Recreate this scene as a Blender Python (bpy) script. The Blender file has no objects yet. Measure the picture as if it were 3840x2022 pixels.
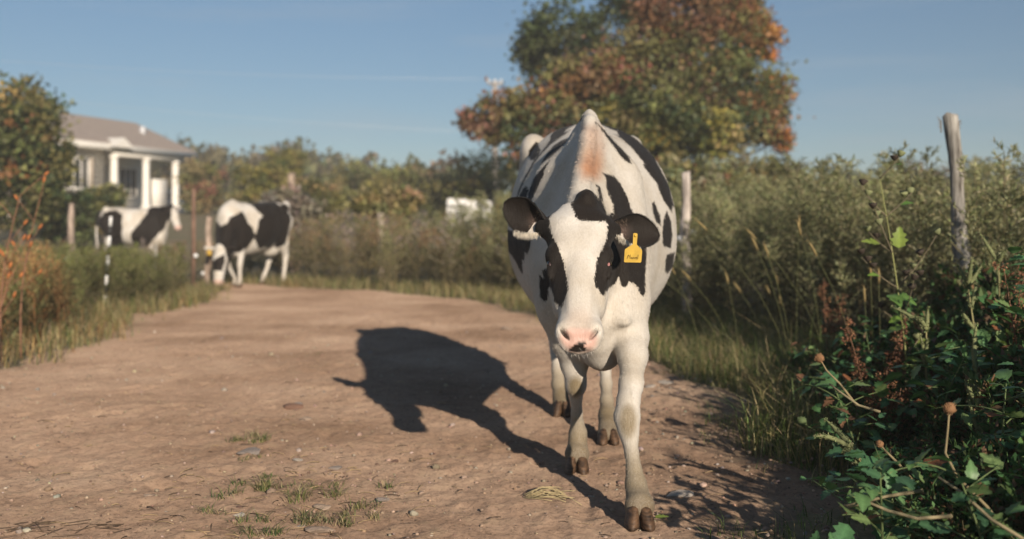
import bpy, bmesh, math, random
import numpy as np
from mathutils import Vector, Matrix

sc = bpy.context.scene
col = sc.collection
# ------------------------------------------------------------------ camera, sky, sun, exposure
F, CX, HV, H = 3800.0, 1920.0, 851.0, 1.015      # focal length and principal point in photo pixels, eye height (m)
cam_d = bpy.data.cameras.new('camera')
cam = bpy.data.objects.new('camera', cam_d); col.objects.link(cam); sc.camera = cam
cam.location = (0, 0, H); cam.rotation_euler = (math.radians(90), 0, 0)
cam_d.sensor_width = 36; cam_d.lens = F / 3840 * 36; cam_d.shift_y = -(1011 - HV) / 3840
cam_d.clip_start = .05; cam_d.clip_end = 3000
cam_d.dof.use_dof = True; cam_d.dof.focus_distance = 3.32; cam_d.dof.aperture_fstop = 1.9
SUN_EL, SUN_ROT = math.radians(17.6), math.radians(160.0)
world = bpy.data.worlds.new('World'); sc.world = world; world.use_nodes = True
wn = world.node_tree.nodes; wl = world.node_tree.links
sky = wn.new('ShaderNodeTexSky'); sky.sky_type = 'NISHITA'; sky.sun_disc = False
sky.sun_elevation = SUN_EL; sky.sun_rotation = SUN_ROT
sky.altitude = 2500; sky.air_density = 1.0; sky.dust_density = .15; sky.ozone_density = 2.0
tint = wn.new('ShaderNodeMix'); tint.data_type = 'RGBA'; tint.blend_type = 'MULTIPLY'; tint.inputs[0].default_value = 1; tint.inputs[7].default_value = (.95, .99, .93, 1)
wl.new(sky.outputs[0], tint.inputs[6])
wtc = wn.new('ShaderNodeTexCoord'); sep = wn.new('ShaderNodeSeparateXYZ'); wl.new(wtc.outputs['Generated'], sep.inputs[0])
mr = wn.new('ShaderNodeMapRange'); mr.inputs[1].default_value = -.02; mr.inputs[2].default_value = .30; mr.inputs[3].default_value = .58; mr.inputs[4].default_value = .96; wl.new(sep.outputs[2], mr.inputs[0])
dim = wn.new('ShaderNodeMix'); dim.data_type = 'RGBA'; dim.blend_type = 'MULTIPLY'; dim.inputs[0].default_value = 1; wl.new(tint.outputs[2], dim.inputs[6]); wl.new(mr.outputs[0], dim.inputs[7])
mpw = wn.new('ShaderNodeMapping'); mpw.inputs['Scale'].default_value = (1.3, 1.3, 13); wl.new(wtc.outputs['Generated'], mpw.inputs[0])           # thin streaks of cloud over the whole sky
cn = wn.new('ShaderNodeTexNoise'); cn.inputs['Scale'].default_value = 2.2; cn.inputs['Detail'].default_value = 6; cn.inputs['Roughness'].default_value = .55; wl.new(mpw.outputs[0], cn.inputs['Vector'])
cr_ = wn.new('ShaderNodeMapRange'); cr_.inputs[1].default_value = .50; cr_.inputs[2].default_value = .80; cr_.inputs[3].default_value = 0; cr_.inputs[4].default_value = .42; wl.new(cn.outputs[0], cr_.inputs[0])
cl_ = wn.new('ShaderNodeMix'); cl_.data_type = 'RGBA'; wl.new(cr_.outputs[0], cl_.inputs[0]); wl.new(dim.outputs[2], cl_.inputs[6]); cl_.inputs[7].default_value = (4.0, 4.6, 5.2, 1); wl.new(cl_.outputs[2], wn['Background'].inputs[0]); wn['Background'].inputs[1].default_value = .07
sd_ = bpy.data.lights.new('sun', 'SUN'); sd_.energy = 4.6; sd_.angle = math.radians(.53); sd_.color = (1, .86, .70)
sun = bpy.data.objects.new('sun', sd_); col.objects.link(sun)
sdir = Vector((math.sin(SUN_ROT) * math.cos(SUN_EL), math.cos(SUN_ROT) * math.cos(SUN_EL), math.sin(SUN_EL)))
sun.rotation_euler = sdir.to_track_quat('Z', 'Y').to_euler()
sc.view_settings.view_transform = 'Standard'; sc.view_settings.look = 'None'
sc.view_settings.exposure = .5; sc.view_settings.gamma = 1; sc.view_settings.use_curve_mapping = False
sc.cycles.use_denoising = True
sc.cycles.max_bounces = 6; sc.cycles.transparent_max_bounces = 6

def P(u, v, Y):
    """the point at depth Y seen at pixel (u, v) of the photograph"""
    return np.array([(u - CX) * Y / F, Y, H - (v - HV) * Y / F])

# ------------------------------------------------------------------ helpers
def tag(o, label=None, cat=None, group=None, kind=None):
    if label: o['label'] = label
    if cat: o['category'] = cat
    if group: o['group'] = group
    if kind: o['kind'] = kind
    return o

def thing(name, label, cat, loc=(0, 0, 0), group=None):
    o = bpy.data.objects.new(name, None); col.objects.link(o)
    o.location = loc; o.empty_display_size = .1
    return tag(o, label, cat, group)

def link(name, me, mat=None, parent=None):
    """a mesh in world coordinates, as one object (kept in place when parented)"""
    o = bpy.data.objects.new(name, me); col.objects.link(o)
    if mat and not me.materials: me.materials.append(mat)
    if parent is not None:
        o.parent = parent
        r, m = parent, Matrix.Identity(4)
        while r is not None:
            m = (Matrix.LocRotScale(r.location, r.rotation_euler, r.scale)) @ m if r.parent is None else \
                r.matrix_parent_inverse @ Matrix.LocRotScale(r.location, r.rotation_euler, r.scale) @ m
            r = r.parent
        o.matrix_parent_inverse = m.inverted()
    return o

def big(name, V, Q, C=None, smooth=True, fl=None):
    me = bpy.data.meshes.new(name)
    V = np.ascontiguousarray(V, np.float32); Q = np.ascontiguousarray(Q, np.int32)
    n, (m, k) = len(V), Q.shape
    me.vertices.add(n); me.vertices.foreach_set('co', V.ravel())
    me.loops.add(m * k); me.loops.foreach_set('vertex_index', Q.ravel())
    me.polygons.add(m); me.polygons.foreach_set('loop_start', np.arange(0, m * k, k, dtype=np.int32))
    if smooth: me.polygons.foreach_set('use_smooth', np.ones(m, bool))
    me.update(calc_edges=True)
    if C is not None:
        a = me.attributes.new('Col', 'FLOAT_COLOR', 'POINT')
        a.data.foreach_set('color', np.concatenate([C, np.ones((n, 1))], 1).astype(np.float32).ravel())
    for kx, val in (fl or {}).items():
        a = me.attributes.new(kx, 'FLOAT', 'POINT'); a.data.foreach_set('value', np.ascontiguousarray(val, np.float32))
    return me

class Acc:
    """collects quads with a colour per vertex into one mesh"""
    def __init__(s): s.V, s.Q, s.C, s.n = [], [], [], 0
    def add(s, V, Q, C):
        V = np.asarray(V, float); C = np.asarray(C, float)
        if C.ndim == 1: C = np.repeat(C[None], len(V), 0)
        s.V.append(V); s.Q.append(np.asarray(Q, int) + s.n); s.C.append(C); s.n += len(V)
        return s
    def arrays(s): return np.concatenate(s.V), np.concatenate(s.Q), np.concatenate(s.C)
    def mesh(s, name, smooth=True): return big(name, *s.arrays(), smooth=smooth)

def nrm(v): return v / np.maximum(np.linalg.norm(v, axis=-1, keepdims=True), 1e-9)

def tube(pts, rad, n=6):
    pts = np.asarray(pts, float); rad = np.broadcast_to(rad, len(pts))
    t = nrm(np.gradient(pts, axis=0)); ref = np.array([0, 0, 1.]) if abs(t[0, 2]) < .9 else np.array([1., 0, 0])
    a = nrm(np.cross(t, ref)); b = np.cross(t, a)
    an = np.arange(n) * 2 * math.pi / n
    V = pts[:, None] + rad[:, None, None] * (a[:, None] * np.cos(an)[None, :, None] + b[:, None] * np.sin(an)[None, :, None])
    V = V.reshape(-1, 3); Q = []
    for i in range(len(pts) - 1):
        for j in range(n):
            Q.append((i * n + j, i * n + (j + 1) % n, (i + 1) * n + (j + 1) % n, (i + 1) * n + j))
    m = len(pts) - 1
    for j in range(1, n // 2):                                   # end caps as quads
        Q.append((m * n + j - 1 + 1 - 1, m * n + j, m * n + n - j - 1, m * n + (n - j) % n))
        Q.append((j - 1, n - j if j > 1 else n - 1, n - j - 1, j))
    return V, np.array(Q)

def box(lo, hi):
    x0, y0, z0 = lo; x1, y1, z1 = hi
    V = np.array([(x0, y0, z0), (x1, y0, z0), (x1, y1, z0), (x0, y1, z0), (x0, y0, z1), (x1, y0, z1), (x1, y1, z1), (x0, y1, z1)], float)
    return V, np.array([(0, 3, 2, 1), (4, 5, 6, 7), (0, 1, 5, 4), (1, 2, 6, 5), (2, 3, 7, 6), (3, 0, 4, 7)])

def leaf_quads(pos, d, up, L, W, fold=.18):
    """diamond leaves, slightly folded along the midrib"""
    n = len(pos); d = nrm(d); s = nrm(np.cross(d, up)); u = np.cross(s, d)
    L = np.broadcast_to(L, n)[:, None]; W = np.broadcast_to(W, n)[:, None]
    mid = pos + d * L * .45 + u * W * fold
    V = np.stack([pos, mid + s * W * .5, pos + d * L, mid - s * W * .5], 1).reshape(-1, 3)
    return V, np.arange(4 * n).reshape(-1, 4)

def blades(pos, hgt, lean, wid, bend=.5):
    """grass blades: two quads each, bending over along lean"""
    n = len(pos); hgt = np.broadcast_to(hgt, n)[:, None]; wid = np.broadcast_to(wid, n)[:, None]
    s = nrm(np.cross(lean, np.array([0, 0, 1.])) + 1e-6)
    up = np.array([[0, 0, 1.]])
    p1 = pos + up * hgt * .55 + lean * hgt * .18
    p2 = pos + up * hgt * (.95 - .25 * bend) + lean * hgt * (.3 + bend)
    V = np.stack([pos - s * wid * .5, pos + s * wid * .5, p1 - s * wid * .4, p1 + s * wid * .4, p2 - s * wid * .06, p2 + s * wid * .06], 1).reshape(-1, 3)
    b = np.arange(n)[:, None] * 6
    return V, np.concatenate([b + np.array([[0, 1, 3, 2]]), b + np.array([[2, 3, 5, 4]])])

def pick(rng, pal, n, jit=.18):
    pal = np.asarray(pal, float); c = pal[rng.integers(0, len(pal), n)]
    return np.clip(c * (1 + jit * rng.standard_normal((n, 1))) * (1 + .06 * rng.standard_normal((n, 3))), .003, 1)

def rand_dir(rng, n): return nrm(rng.standard_normal((n, 3)))

def hash3(i, j, k, s):
    h = (i * 374761393 + j * 668265263 + k * 2147483647 % 1274126177 + s * 974711) & 0xffffffff
    h = ((h ^ (h >> 13)) * 1274126177) & 0xffffffff
    return ((h ^ (h >> 16)) & 0xffff) / 65535.0
def vnoise(x, y, z=0.0, seed=0):
    x, y, z = np.broadcast_arrays(np.asarray(x, float), np.asarray(y, float), np.asarray(z, float))
    i, j, k = (np.floor(t).astype(np.int64) for t in (x, y, z))
    f = [t - np.floor(t) for t in (x, y, z)]; f = [t * t * (3 - 2 * t) for t in f]
    r = 0
    for a in (0, 1):
        for b in (0, 1):
            for c in (0, 1):
                w = (f[0] if a else 1 - f[0]) * (f[1] if b else 1 - f[1]) * (f[2] if c else 1 - f[2])
                r = r + w * hash3(i + a, j + b, k + c, seed)
    return r * 2 - 1

def poly_sd(px, py, poly):
    """signed distance to a polygon, positive inside"""
    poly = np.asarray(poly, float); a = poly; b = np.roll(poly, -1, 0)
    best = np.full(px.shape, 1e9); ins = np.zeros(px.shape, bool)
    for (ax, ay), (bx, by) in zip(a, b):
        ex, ey = bx - ax, by - ay; wx, wy = px - ax, py - ay
        h = np.clip((wx * ex + wy * ey) / (ex * ex + ey * ey + 1e-12), 0, 1)
        best = np.minimum(best, (wx - h * ex) ** 2 + (wy - h * ey) ** 2)
        c = (ay > py) != (by > py)
        xi = ax + (py - ay) * ex / (ey if abs(ey) > 1e-12 else 1e-12)
        ins ^= c & (px < xi)
    d = np.sqrt(best); return np.where(ins, d, -d)

# ------------------------------------------------------------------ materials
def new_mat(name):
    m = bpy.data.materials.new(name); m.use_nodes = True
    nt = m.node_tree; b = nt.nodes['Principled BSDF']
    return m, nt, b
def node(nt, typ, **kw):
    n = nt.nodes.new(typ)
    for k, v in kw.items():
        if k.startswith('i_'):
            key = k[2:]; n.inputs[int(key) if key.isdigit() else key].default_value = v
        else: setattr(n, k, v)
    return n
def mathn(nt, op, a, b=None, clamp=False):
    n = nt.nodes.new('ShaderNodeMath'); n.operation = op; n.use_clamp = clamp
    for k, x in enumerate((a, b)):
        if x is None: continue
        if isinstance(x, (int, float)): n.inputs[k].default_value = x
        else: nt.links.new(x, n.inputs[k])
    return n.outputs[0]
def mixc(nt, fac, a, b, mode='MIX'):
    n = nt.nodes.new('ShaderNodeMix'); n.data_type = 'RGBA'; n.blend_type = mode
    for sock, x in ((n.inputs[0], fac), (n.inputs[6], a), (n.inputs[7], b)):
        if isinstance(x, (int, float)): sock.default_value = x
        elif isinstance(x, tuple): sock.default_value = (*x, 1) if len(x) == 3 else x
        else: nt.links.new(x, sock)
    return n.outputs[2]
def ramp(nt, fac, stops):
    n = nt.nodes.new('ShaderNodeValToRGB'); e = n.color_ramp.elements
    while len(e) < len(stops): e.new(.5)
    for el, (p, c) in zip(e, stops): el.position = p; el.color = (*c, 1)
    nt.links.new(fac, n.inputs[0]); return n.outputs[0]
def noise_n(nt, scale, detail=4, vec=None, rough=.55, stretch=None):
    n = node(nt, 'ShaderNodeTexNoise', i_Scale=scale, i_Detail=detail, i_Roughness=rough)
    if vec is None: vec = nt.nodes.new('ShaderNodeTexCoord').outputs['Object']
    if stretch:
        mp = nt.nodes.new('ShaderNodeMapping'); mp.inputs['Scale'].default_value = stretch
        nt.links.new(vec, mp.inputs[0]); vec = mp.outputs[0]
    nt.links.new(vec, n.inputs['Vector']); return n.outputs[0]
def bump(nt, b, h, strength=.5, dist=.01):
    n = nt.nodes.new('ShaderNodeBump'); n.inputs['Strength'].default_value = strength; n.inputs['Distance'].default_value = dist
    nt.links.new(h, n.inputs['Height']); nt.links.new(n.outputs[0], b.inputs['Normal'])

def leaf_mat(name, trans=.28, rough=.55):
    m, nt, b = new_mat(name)
    at = node(nt, 'ShaderNodeAttribute', attribute_name='Col')
    nz = noise_n(nt, 25, 3)
    c = mixc(nt, 1.0, at.outputs[0], ramp(nt, nz, [(.25, (.8, .8, .8)), (.75, (1.38, 1.36, 1.3))]), 'MULTIPLY')
    nt.links.new(c, b.inputs['Base Color']); b.inputs['Roughness'].default_value = rough
    b.inputs['Specular IOR Level'].default_value = .3
    tr = nt.nodes.new('ShaderNodeBsdfTranslucent'); nt.links.new(mixc(nt, 1.0, c, (1.25, 1.3, .7), 'MULTIPLY'), tr.inputs[0])
    mx = nt.nodes.new('ShaderNodeMixShader'); mx.inputs[0].default_value = trans
    nt.links.new(b.outputs[0], mx.inputs[1]); nt.links.new(tr.outputs[0], mx.inputs[2])
    nt.links.new(mx.outputs[0], nt.nodes['Material Output'].inputs[0]); return m

def plain_mat(name, c, rough=.7, var=.25, scale=12, stretch=None, bmp=0, metal=0):
    m, nt, b = new_mat(name); nz = noise_n(nt, scale, 5, stretch=stretch)
    c0 = tuple(x * (1 - var) for x in c); c1 = tuple(min(1, x * (1 + var)) for x in c)
    nt.links.new(ramp(nt, nz, [(.3, c0), (.7, c1)]), b.inputs['Base Color'])
    b.inputs['Roughness'].default_value = rough; b.inputs['Metallic'].default_value = metal
    if bmp: bump(nt, b, nz, bmp, .01)
    return m

M_LEAF = leaf_mat('leaf'); M_DRY = leaf_mat('dry_plant', .15, .8)
def attr_mat(name, rough=.8, bmp=.4, scale=40, stretch=None):
    m, nt, b = new_mat(name); at = node(nt, 'ShaderNodeAttribute', attribute_name='Col')
    nz = noise_n(nt, scale, 5, stretch=stretch)
    nt.links.new(mixc(nt, 1.0, at.outputs[0], ramp(nt, nz, [(.25, (.65, .65, .65)), (.75, (1.3, 1.3, 1.3))]), 'MULTIPLY'), b.inputs['Base Color'])
    b.inputs['Roughness'].default_value = rough
    if bmp: bump(nt, b, nz, bmp, .01)
    return m
M_WOODY = attr_mat('bark', .85, .6, 30, (1, 1, .25))
M_STONE = attr_mat('stone', .8, .4, 60)
# ------------------------------------------------------------------ ground and road
ROAD = [(-3.9, 1.2), (-3.85, 5.5), (-3.8, 7.5), (-3.85, 9.3), (-4.5, 11.8), (-4.25, 13.7), (-5.0, 17.0), (-9, 18.3), (-22, 21),
        (-22, 24), (-8, 20.3), (-5.2, 18.3), (-3.6, 17.2), (-2.5, 16.3), (-1.25, 15.2), (-.2, 13.2), (.35, 11.6), (.8, 9.8), (1.12, 8.1),
        (1.25, 6.4), (1.24, 5.1), (1.22, 4.1), (1.0, 3.4), (.85, 2.6), (.8, 1.2)]
def road_sd(x, y):
    d = poly_sd(np.asarray(x, float), np.asarray(y, float), ROAD)
    return d + .22 * vnoise(np.asarray(x) * 1.3, np.asarray(y) * 1.3, 0, 5) + .08 * vnoise(np.asarray(x) * 4, np.asarray(y) * 4, 0, 6)

def ground_z(x, y):
    x = np.asarray(x, float); y = np.asarray(y, float)
    s = np.clip((y - 26) / 24, 0, 1); s = s * s * (3 - 2 * s)
    lf = np.clip((-x - 2) / 10, 0, 1); rise = s * lf * 1.75
    t = np.clip((y - 60) / 120, 0, 1); t = t * t * (3 - 2 * t)
    return rise + t * (3.0 + 2.5 * np.clip((-x) / 50, -1, 1))

def grid_mesh(xs, ys, zf):
    X, Y = np.meshgrid(xs, ys, indexing='ij'); Z = zf(X, Y)
    V = np.stack([X, Y, Z], -1).reshape(-1, 3); nx, ny = len(xs), len(ys)
    i, j = np.meshgrid(np.arange(nx - 1), np.arange(ny - 1), indexing='ij'); a = (i * ny + j).ravel()
    return V, np.stack([a, a + ny, a + ny + 1, a + 1], 1)

gx = np.concatenate([-np.geomspace(220, 6, 34), np.linspace(-5.5, 5.5, 36), np.geomspace(6, 220, 34)])
gy = np.concatenate([-np.geomspace(40, 3, 12), np.linspace(-2.5, 24, 60), np.geomspace(25, 320, 50)])
V, Q = grid_mesh(gx, gy, lambda x, y: ground_z(x, y) - .035 + .03 * vnoise(x * .8, y * .8, 0, 2) * (np.abs(x) < 30))
m, nt, b = new_mat('verge_soil')
n1 = noise_n(nt, 1.3, 6); n2 = noise_n(nt, 14, 5)
c = ramp(nt, n1, [(.3, (.20, .15, .095)), (.55, (.17, .15, .08)), (.75, (.12, .12, .055))])
nt.links.new(mixc(nt, 1.0, c, ramp(nt, n2, [(.3, (.6, .6, .6)), (.7, (1.3, 1.3, 1.3))]), 'MULTIPLY'), b.inputs['Base Color'])
b.inputs['Roughness'].default_value = .95; bump(nt, b, n2, .6, .03)
tag(link('ground', big('ground', V, Q), m), kind='structure')

def road_z(x, y):
    z = .012 * vnoise(x * .9, y * .9, 0, 11) + .007 * vnoise(x * 3.1, y * 3.1, 0, 12)
    z += .0045 * vnoise(x * 9, y * 7, 0, 13) + .004 * vnoise(x * 24, y * 16, 0, 14) + .0045 * np.abs(vnoise(x * 47, y * 34, 0, 15)) + .002 * vnoise(x * 80, y * 60, 0, 16)
    return z
def rows(a, b_, k):
    r = [a]
    while r[-1] < b_: r.append(r[-1] + max(.011, k * r[-1]))
    return np.array(r)
ry = rows(1.3, 24, .0042)
rx = np.concatenate([-np.geomspace(22, 3.2, 110), np.arange(-3.18, 1.75, .0125)])
V, Q = grid_mesh(rx, ry, road_z)
sd = road_sd(V[:, 0], V[:, 1])
rng = np.random.default_rng(17); hm = np.zeros(len(V))            # old hoof prints trodden into the dust
for _ in range(420):
    px, y_ = rng.uniform(-3.6, 1.1), 2.9 * (11 / 2.9) ** rng.random(); r_ = rng.uniform(.035, .06); k = np.nonzero((np.abs(V[:, 0] - px) < .2) & (np.abs(V[:, 1] - y_) < .2))[0]
    q2 = ((V[k, 0] - px)**2 + ((V[k, 1] - y_) * .85)**2) / r_**2; hm[k] += rng.uniform(.5, 1.2) * (-.011 * np.exp(-q2) + .005 * np.exp(-(np.sqrt(q2) - 1.5)**2 * 4))
V[:, 2] += hm; V[:, 2] -= np.clip(.12 - sd, 0, .5) * .25
keep = (sd[Q] > -.25).all(1); Q = Q[keep]
used = np.unique(Q); mp = np.zeros(len(V), int); mp[used] = np.arange(len(used)); V = V[used]; Q = mp[Q]; sd = sd[used]
m, nt, b = new_mat('dirt')
tc = nt.nodes.new('ShaderNodeTexCoord').outputs['Object']
n1 = noise_n(nt, .9, 5, tc); n2 = noise_n(nt, 9, 6, tc, .65); n3 = noise_n(nt, 48, 6, tc, .75); n4 = noise_n(nt, 34, 4, tc, .6)
c = ramp(nt, n1, [(.28, (.245, .164, .114)), (.5, (.325, .225, .161)), (.74, (.39, .285, .21))])
c = mixc(nt, 1.0, c, ramp(nt, n2, [(.25, (.70, .69, .68)), (.55, (1.0, 1.0, 1.0)), (.8, (1.14, 1.13, 1.11))]), 'MULTIPLY')
c = mixc(nt, 1.0, c, ramp(nt, n3, [(.30, (.45, .43, .41)), (.46, (1.0, 1.0, 1.0)), (.68, (1.22, 1.21, 1.19))]), 'MULTIPLY')
c = mixc(nt, 1.0, c, ramp(nt, noise_n(nt, .45, 3, tc), [(.35, (.80, .78, .76)), (.55, (1.0, 1.0, 1.0)), (.7, (1.07, 1.07, 1.06))]), 'MULTIPLY')
spk = ramp(nt, n4, [(.33, (1, 1, 1)), (.40, (0, 0, 0))])
c = mixc(nt, mathn(nt, 'MULTIPLY', spk, .55), c, (.14, .10, .07))
ed = node(nt, 'ShaderNodeAttribute', attribute_name='edge').outputs['Fac']
g = mathn(nt, 'ADD', ed, mathn(nt, 'MULTIPLY', mathn(nt, 'SUBTRACT', n2, .5), 1.4), True)
c = mixc(nt, g, c, (.17, .155, .10))
nt.links.new(c, b.inputs['Base Color']); b.inputs['Roughness'].default_value = .95; b.inputs['Diffuse Roughness'].default_value = .9
b.inputs['Specular IOR Level'].default_value = .1
hh = mathn(nt, 'ADD', mathn(nt, 'MULTIPLY', n3, .5), n2); bump(nt, b, hh, .95, .018)
tag(link('dirt_road', big('dirt_road', V, Q, fl={'edge': np.clip(.55 - sd * 1.6, 0, 1) * .6}), m), kind='structure')

# ------------------------------------------------------------------ vegetation builders
def clump_cloud(rng, center, rad, nclump, nleaf, csize, L, W, pal, shell=.5, jit=.2, up=.3, pal2=None, colf=None):
    """leaves gathered in clumps spread through an ellipsoid"""
    d = rand_dir(rng, nclump); r = rng.random(nclump) ** (1 / 3.) * (1 - shell) + shell * rng.random(nclump) ** .2
    cc = np.asarray(center) + d * r[:, None] * np.asarray(rad)
    cc += .12 * np.asarray(rad) * rng.standard_normal((nclump, 3))
    k = np.repeat(np.arange(nclump), nleaf); n = len(k)
    pos = cc[k] + rng.standard_normal((n, 3)) * csize * np.array([1, 1, .7])
    dirs = nrm(pos - np.asarray(center)) * .5 + rand_dir(rng, n); dirs[:, 2] += up * .3
    upv = rand_dir(rng, n) + np.array([0, 0, .9])
    base = pick(rng, pal, nclump, .22)
    if colf is not None: base = colf(cc, base, rng)
    C = np.clip(base[k] * (1 + jit * rng.standard_normal((n, 1))), .004, 1)
    V, Q = leaf_quads(pos, dirs, upv, L * (.6 + .8 * rng.random(n)), W * (.6 + .8 * rng.random(n)))
    return V, Q, np.repeat(C, 4, 0), cc

def limbs(acc, rng, base, top, r0, targets, color, n=7):
    base = np.asarray(base, float); top = np.asarray(top, float)
    t = np.linspace(0, 1, 8)[:, None]; wob = rng.standard_normal((8, 3)) * .03 * np.linalg.norm(top - base) * np.sin(t * math.pi)
    pts = base + (top - base) * t + wob
    acc.add(*tube(pts, r0 * (1 - .65 * t[:, 0]), n), color)
    for q in targets:
        k = rng.integers(3, 8); p0 = pts[k]; m = (p0 + q) / 2 + np.array([0, 0, .1]) + rng.standard_normal(3) * .08 * np.linalg.norm(q - p0)
        s = np.linspace(0, 1, 6)[:, None]; c = (1 - s) ** 2 * p0 + 2 * s * (1 - s) * m + s * s * q
        acc.add(*tube(c, r0 * (.38 - .32 * s[:, 0]), 5), color)

def make_tree(name, label, cat, base, trunk_top, r0, blobs, bark, L, W, seed, group=None, nlimb=10, mat=None):
    """tree or bush: trunk with limbs, and a crown of leaf clumps; blobs = (center, radii, nclump, nleaf, clump size, palette, shell)"""
    rng = np.random.default_rng(seed); root = thing(name, label, cat, tuple(base), group)
    cr, tr = Acc(), Acc(); tg = []
    for (c, r, nc, nl, cs, pal, sh) in blobs:
        V, Q, C, cc = clump_cloud(rng, c, r, nc, nl, cs, L, W, pal, sh); cr.add(V, Q, C)
        tg += list(cc[rng.integers(0, len(cc), max(2, nlimb // len(blobs)))])
    limbs(tr, rng, base, trunk_top, r0, tg, np.array(bark))
    link('crown', cr.mesh('crown'), mat or M_LEAF, root); link('trunk', tr.mesh('trunk'), M_WOODY, root)
    return root

OLIVE = [(.155, .155, .058), (.19, .18, .07), (.12, .13, .05), (.22, .19, .078)]
DKGREEN = [(.055, .075, .032), (.075, .095, .038), (.042, .06, .026)]
RUST = [(.27, .13, .065), (.22, .12, .06), (.30, .16, .07)]
PINKISH = [(.26, .125, .085), (.21, .12, .08), (.18, .13, .07)]
ORANGE = [(.42, .17, .05), (.36, .19, .055), (.32, .13, .045)]
YELLOW = [(.27, .23, .06), (.22, .21, .06)]
TAN = [(.26, .20, .10), (.21, .165, .085), (.30, .235, .13)]
PALE = [(.20, .205, .115), (.17, .18, .095), (.23, .225, .13)]
BARK = (.10, .08, .06)

# ------------------------------------------------------------------ far wood and hill bushes
def wood(name, spots, seed, pal, label):
    rng = np.random.default_rng(seed); a = Acc()
    for (u, v, Y, r) in spots:
        c = P(u, v, Y); c[2] -= r * 1.35
        for k in range(3):
            V, Q, C, cc = clump_cloud(rng, c + np.array([rng.normal(0, r * .5), rng.normal(0, r), -r * .45 * k]), (r, r, r * .9), 26, 22, r * .17, r * .22, r * .15, pal, .55)
            a.add(V, Q, C)
    o = link(name, a.mesh(name), M_LEAF); tag(o, label, 'wood', kind='stuff'); return o
rng = np.random.default_rng(3)
sp = []
prof = [(240, 470), (330, 455), (360, 450), (440, 505), (500, 490), (570, 505), (650, 510), (720, 515), (790, 510), (860, 508), (930, 518), (1000, 508), (1070, 508), (1120, 525), (1180, 555), (1230, 570)]
pu, pv = zip(*prof)
for u in range(200, 1270, 42):
    v = np.interp(u, pu, pv) + rng.normal(0, 8)
    sp.append((u, v + 4, 95 + rng.normal(0, 5), 2.6 + rng.random()))
    sp.append((u + 20, v + 55 + rng.normal(0, 8), 85, 2.6))
wood('far_wood', sp, 4, [(.10, .105, .055), (.12, .12, .06), (.145, .125, .07), (.125, .105, .06)], 'hazy wood covering the far hill behind the white house')
sp = []
for u in range(1230, 1800, 45):
    v = np.interp(u, [1230, 1350, 1420, 1480, 1560, 1650, 1760, 1850], [585, 575, 562, 556, 590, 565, 545, 540]) + rng.normal(0, 7)
    sp.append((u, v, 75, 2.2 + rng.random())); sp.append((u + 22, v + 50, 66, 2.1))
for u in range(2560, 3900, 50):
    v = np.interp(u, [2560, 2900, 2960, 3040, 3300, 3380, 3420, 3560, 3900], [600, 610, 562, 585, 590, 560, 553, 590, 600]) + rng.normal(0, 8)
    sp.append((u, v + 12, 60, 1.8)); sp.append((u + 25, v + 70, 50, 1.8))
wood('distant_scrub', sp, 5, [(.10, .115, .06), (.135, .14, .07), (.16, .125, .08), (.09, .10, .06)], 'belt of distant scrub along the skyline behind the trees')

# ------------------------------------------------------------------ trees
def pb(u, v, Y, ru, rv, nc, nl, cs, pal, sh=.45, ry_=None):
    """crown blob whose outline covers ru x rv photo pixels at depth Y"""
    k = Y / F; return (P(u, v, Y), (ru * k, (ry_ or ru * k), rv * k), nc, nl, cs, pal, sh)
Yt = 30
make_tree('broadleaf_tree', 'dense dark green tree rising behind the autumn maple', 'tree', (.9, 35, 0), P(2200, 260, 35), .22, [
    pb(2120, 130, 35, 175, 110, 60, 46, .24, DKGREEN + [(.06, .08, .025)]), pb(2010, 200, 35, 60, 70, 26, 46, .2, DKGREEN + [(.08, .09, .03)]),
    pb(2380, 0, 35, 120, 110, 40, 46, .22, DKGREEN), pb(2230, 300, 35, 260, 120, 50, 46, .28, DKGREEN + [(.08, .09, .03)])], BARK, .20, .13, 21)
make_tree('maple_tree', 'big maple turning orange on its right side, standing behind the walking cow', 'tree', (3.4, 30, 0), P(2520, 200, Yt), .24, [
    pb(2560, 60, Yt, 190, 130, 90, 78, .24, RUST + PINKISH + [(.10, .08, .035)]), pb(2480, 300, Yt, 330, 170, 150, 80, .28, OLIVE + OLIVE + PINKISH),
    pb(2760, 120, Yt, 110, 170, 60, 74, .2, OLIVE + RUST), pb(2880, 150, Yt, 45, 70, 22, 40, .15, ORANGE), pb(2890, 390, Yt, 65, 130, 34, 42, .18, ORANGE + RUST + OLIVE),
    pb(2700, 420, Yt, 220, 140, 90, 78, .26, OLIVE + RUST[:1] + DKGREEN), pb(2500, 480, 28, 300, 120, 110, 78, .26, OLIVE + OLIVE + DKGREEN + YELLOW[:1]), pb(2720, -20, Yt, 120, 70, 40, 70, .2, ORANGE[2:] + RUST + DKGREEN),
    pb(2910, 520, Yt, 55, 45, 16, 40, .14, ORANGE + OLIVE), pb(2430, 470, 27.5, 60, 50, 14, 50, .16, YELLOW)], BARK, .155, .105, 22, nlimb=30)
make_tree('sumac_tree', 'low spreading reddish tree in front of the utility pole', 'tree', (-.1, 29, 0), P(2060, 480, 29), .14, [
    pb(2010, 400, 28.5, 150, 70, 60, 42, .2, PINKISH + RUST + OLIVE), pb(1880, 420, 28.5, 70, 40, 24, 40, .15, PINKISH + OLIVE), pb(1780, 450, 28.5, 42, 42, 14, 40, .13, PINKISH),
    pb(1850, 490, 28.5, 60, 40, 16, 40, .14, PINKISH + OLIVE), pb(2200, 300, 28.5, 170, 80, 60, 42, .2, PINKISH + OLIVE + RUST), pb(2060, 530, 28, 150, 110, 60, 44, .22, OLIVE + DKGREEN + PINKISH[:1])], BARK, .17, .11, 23, nlimb=22)
Yl = 28
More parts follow.
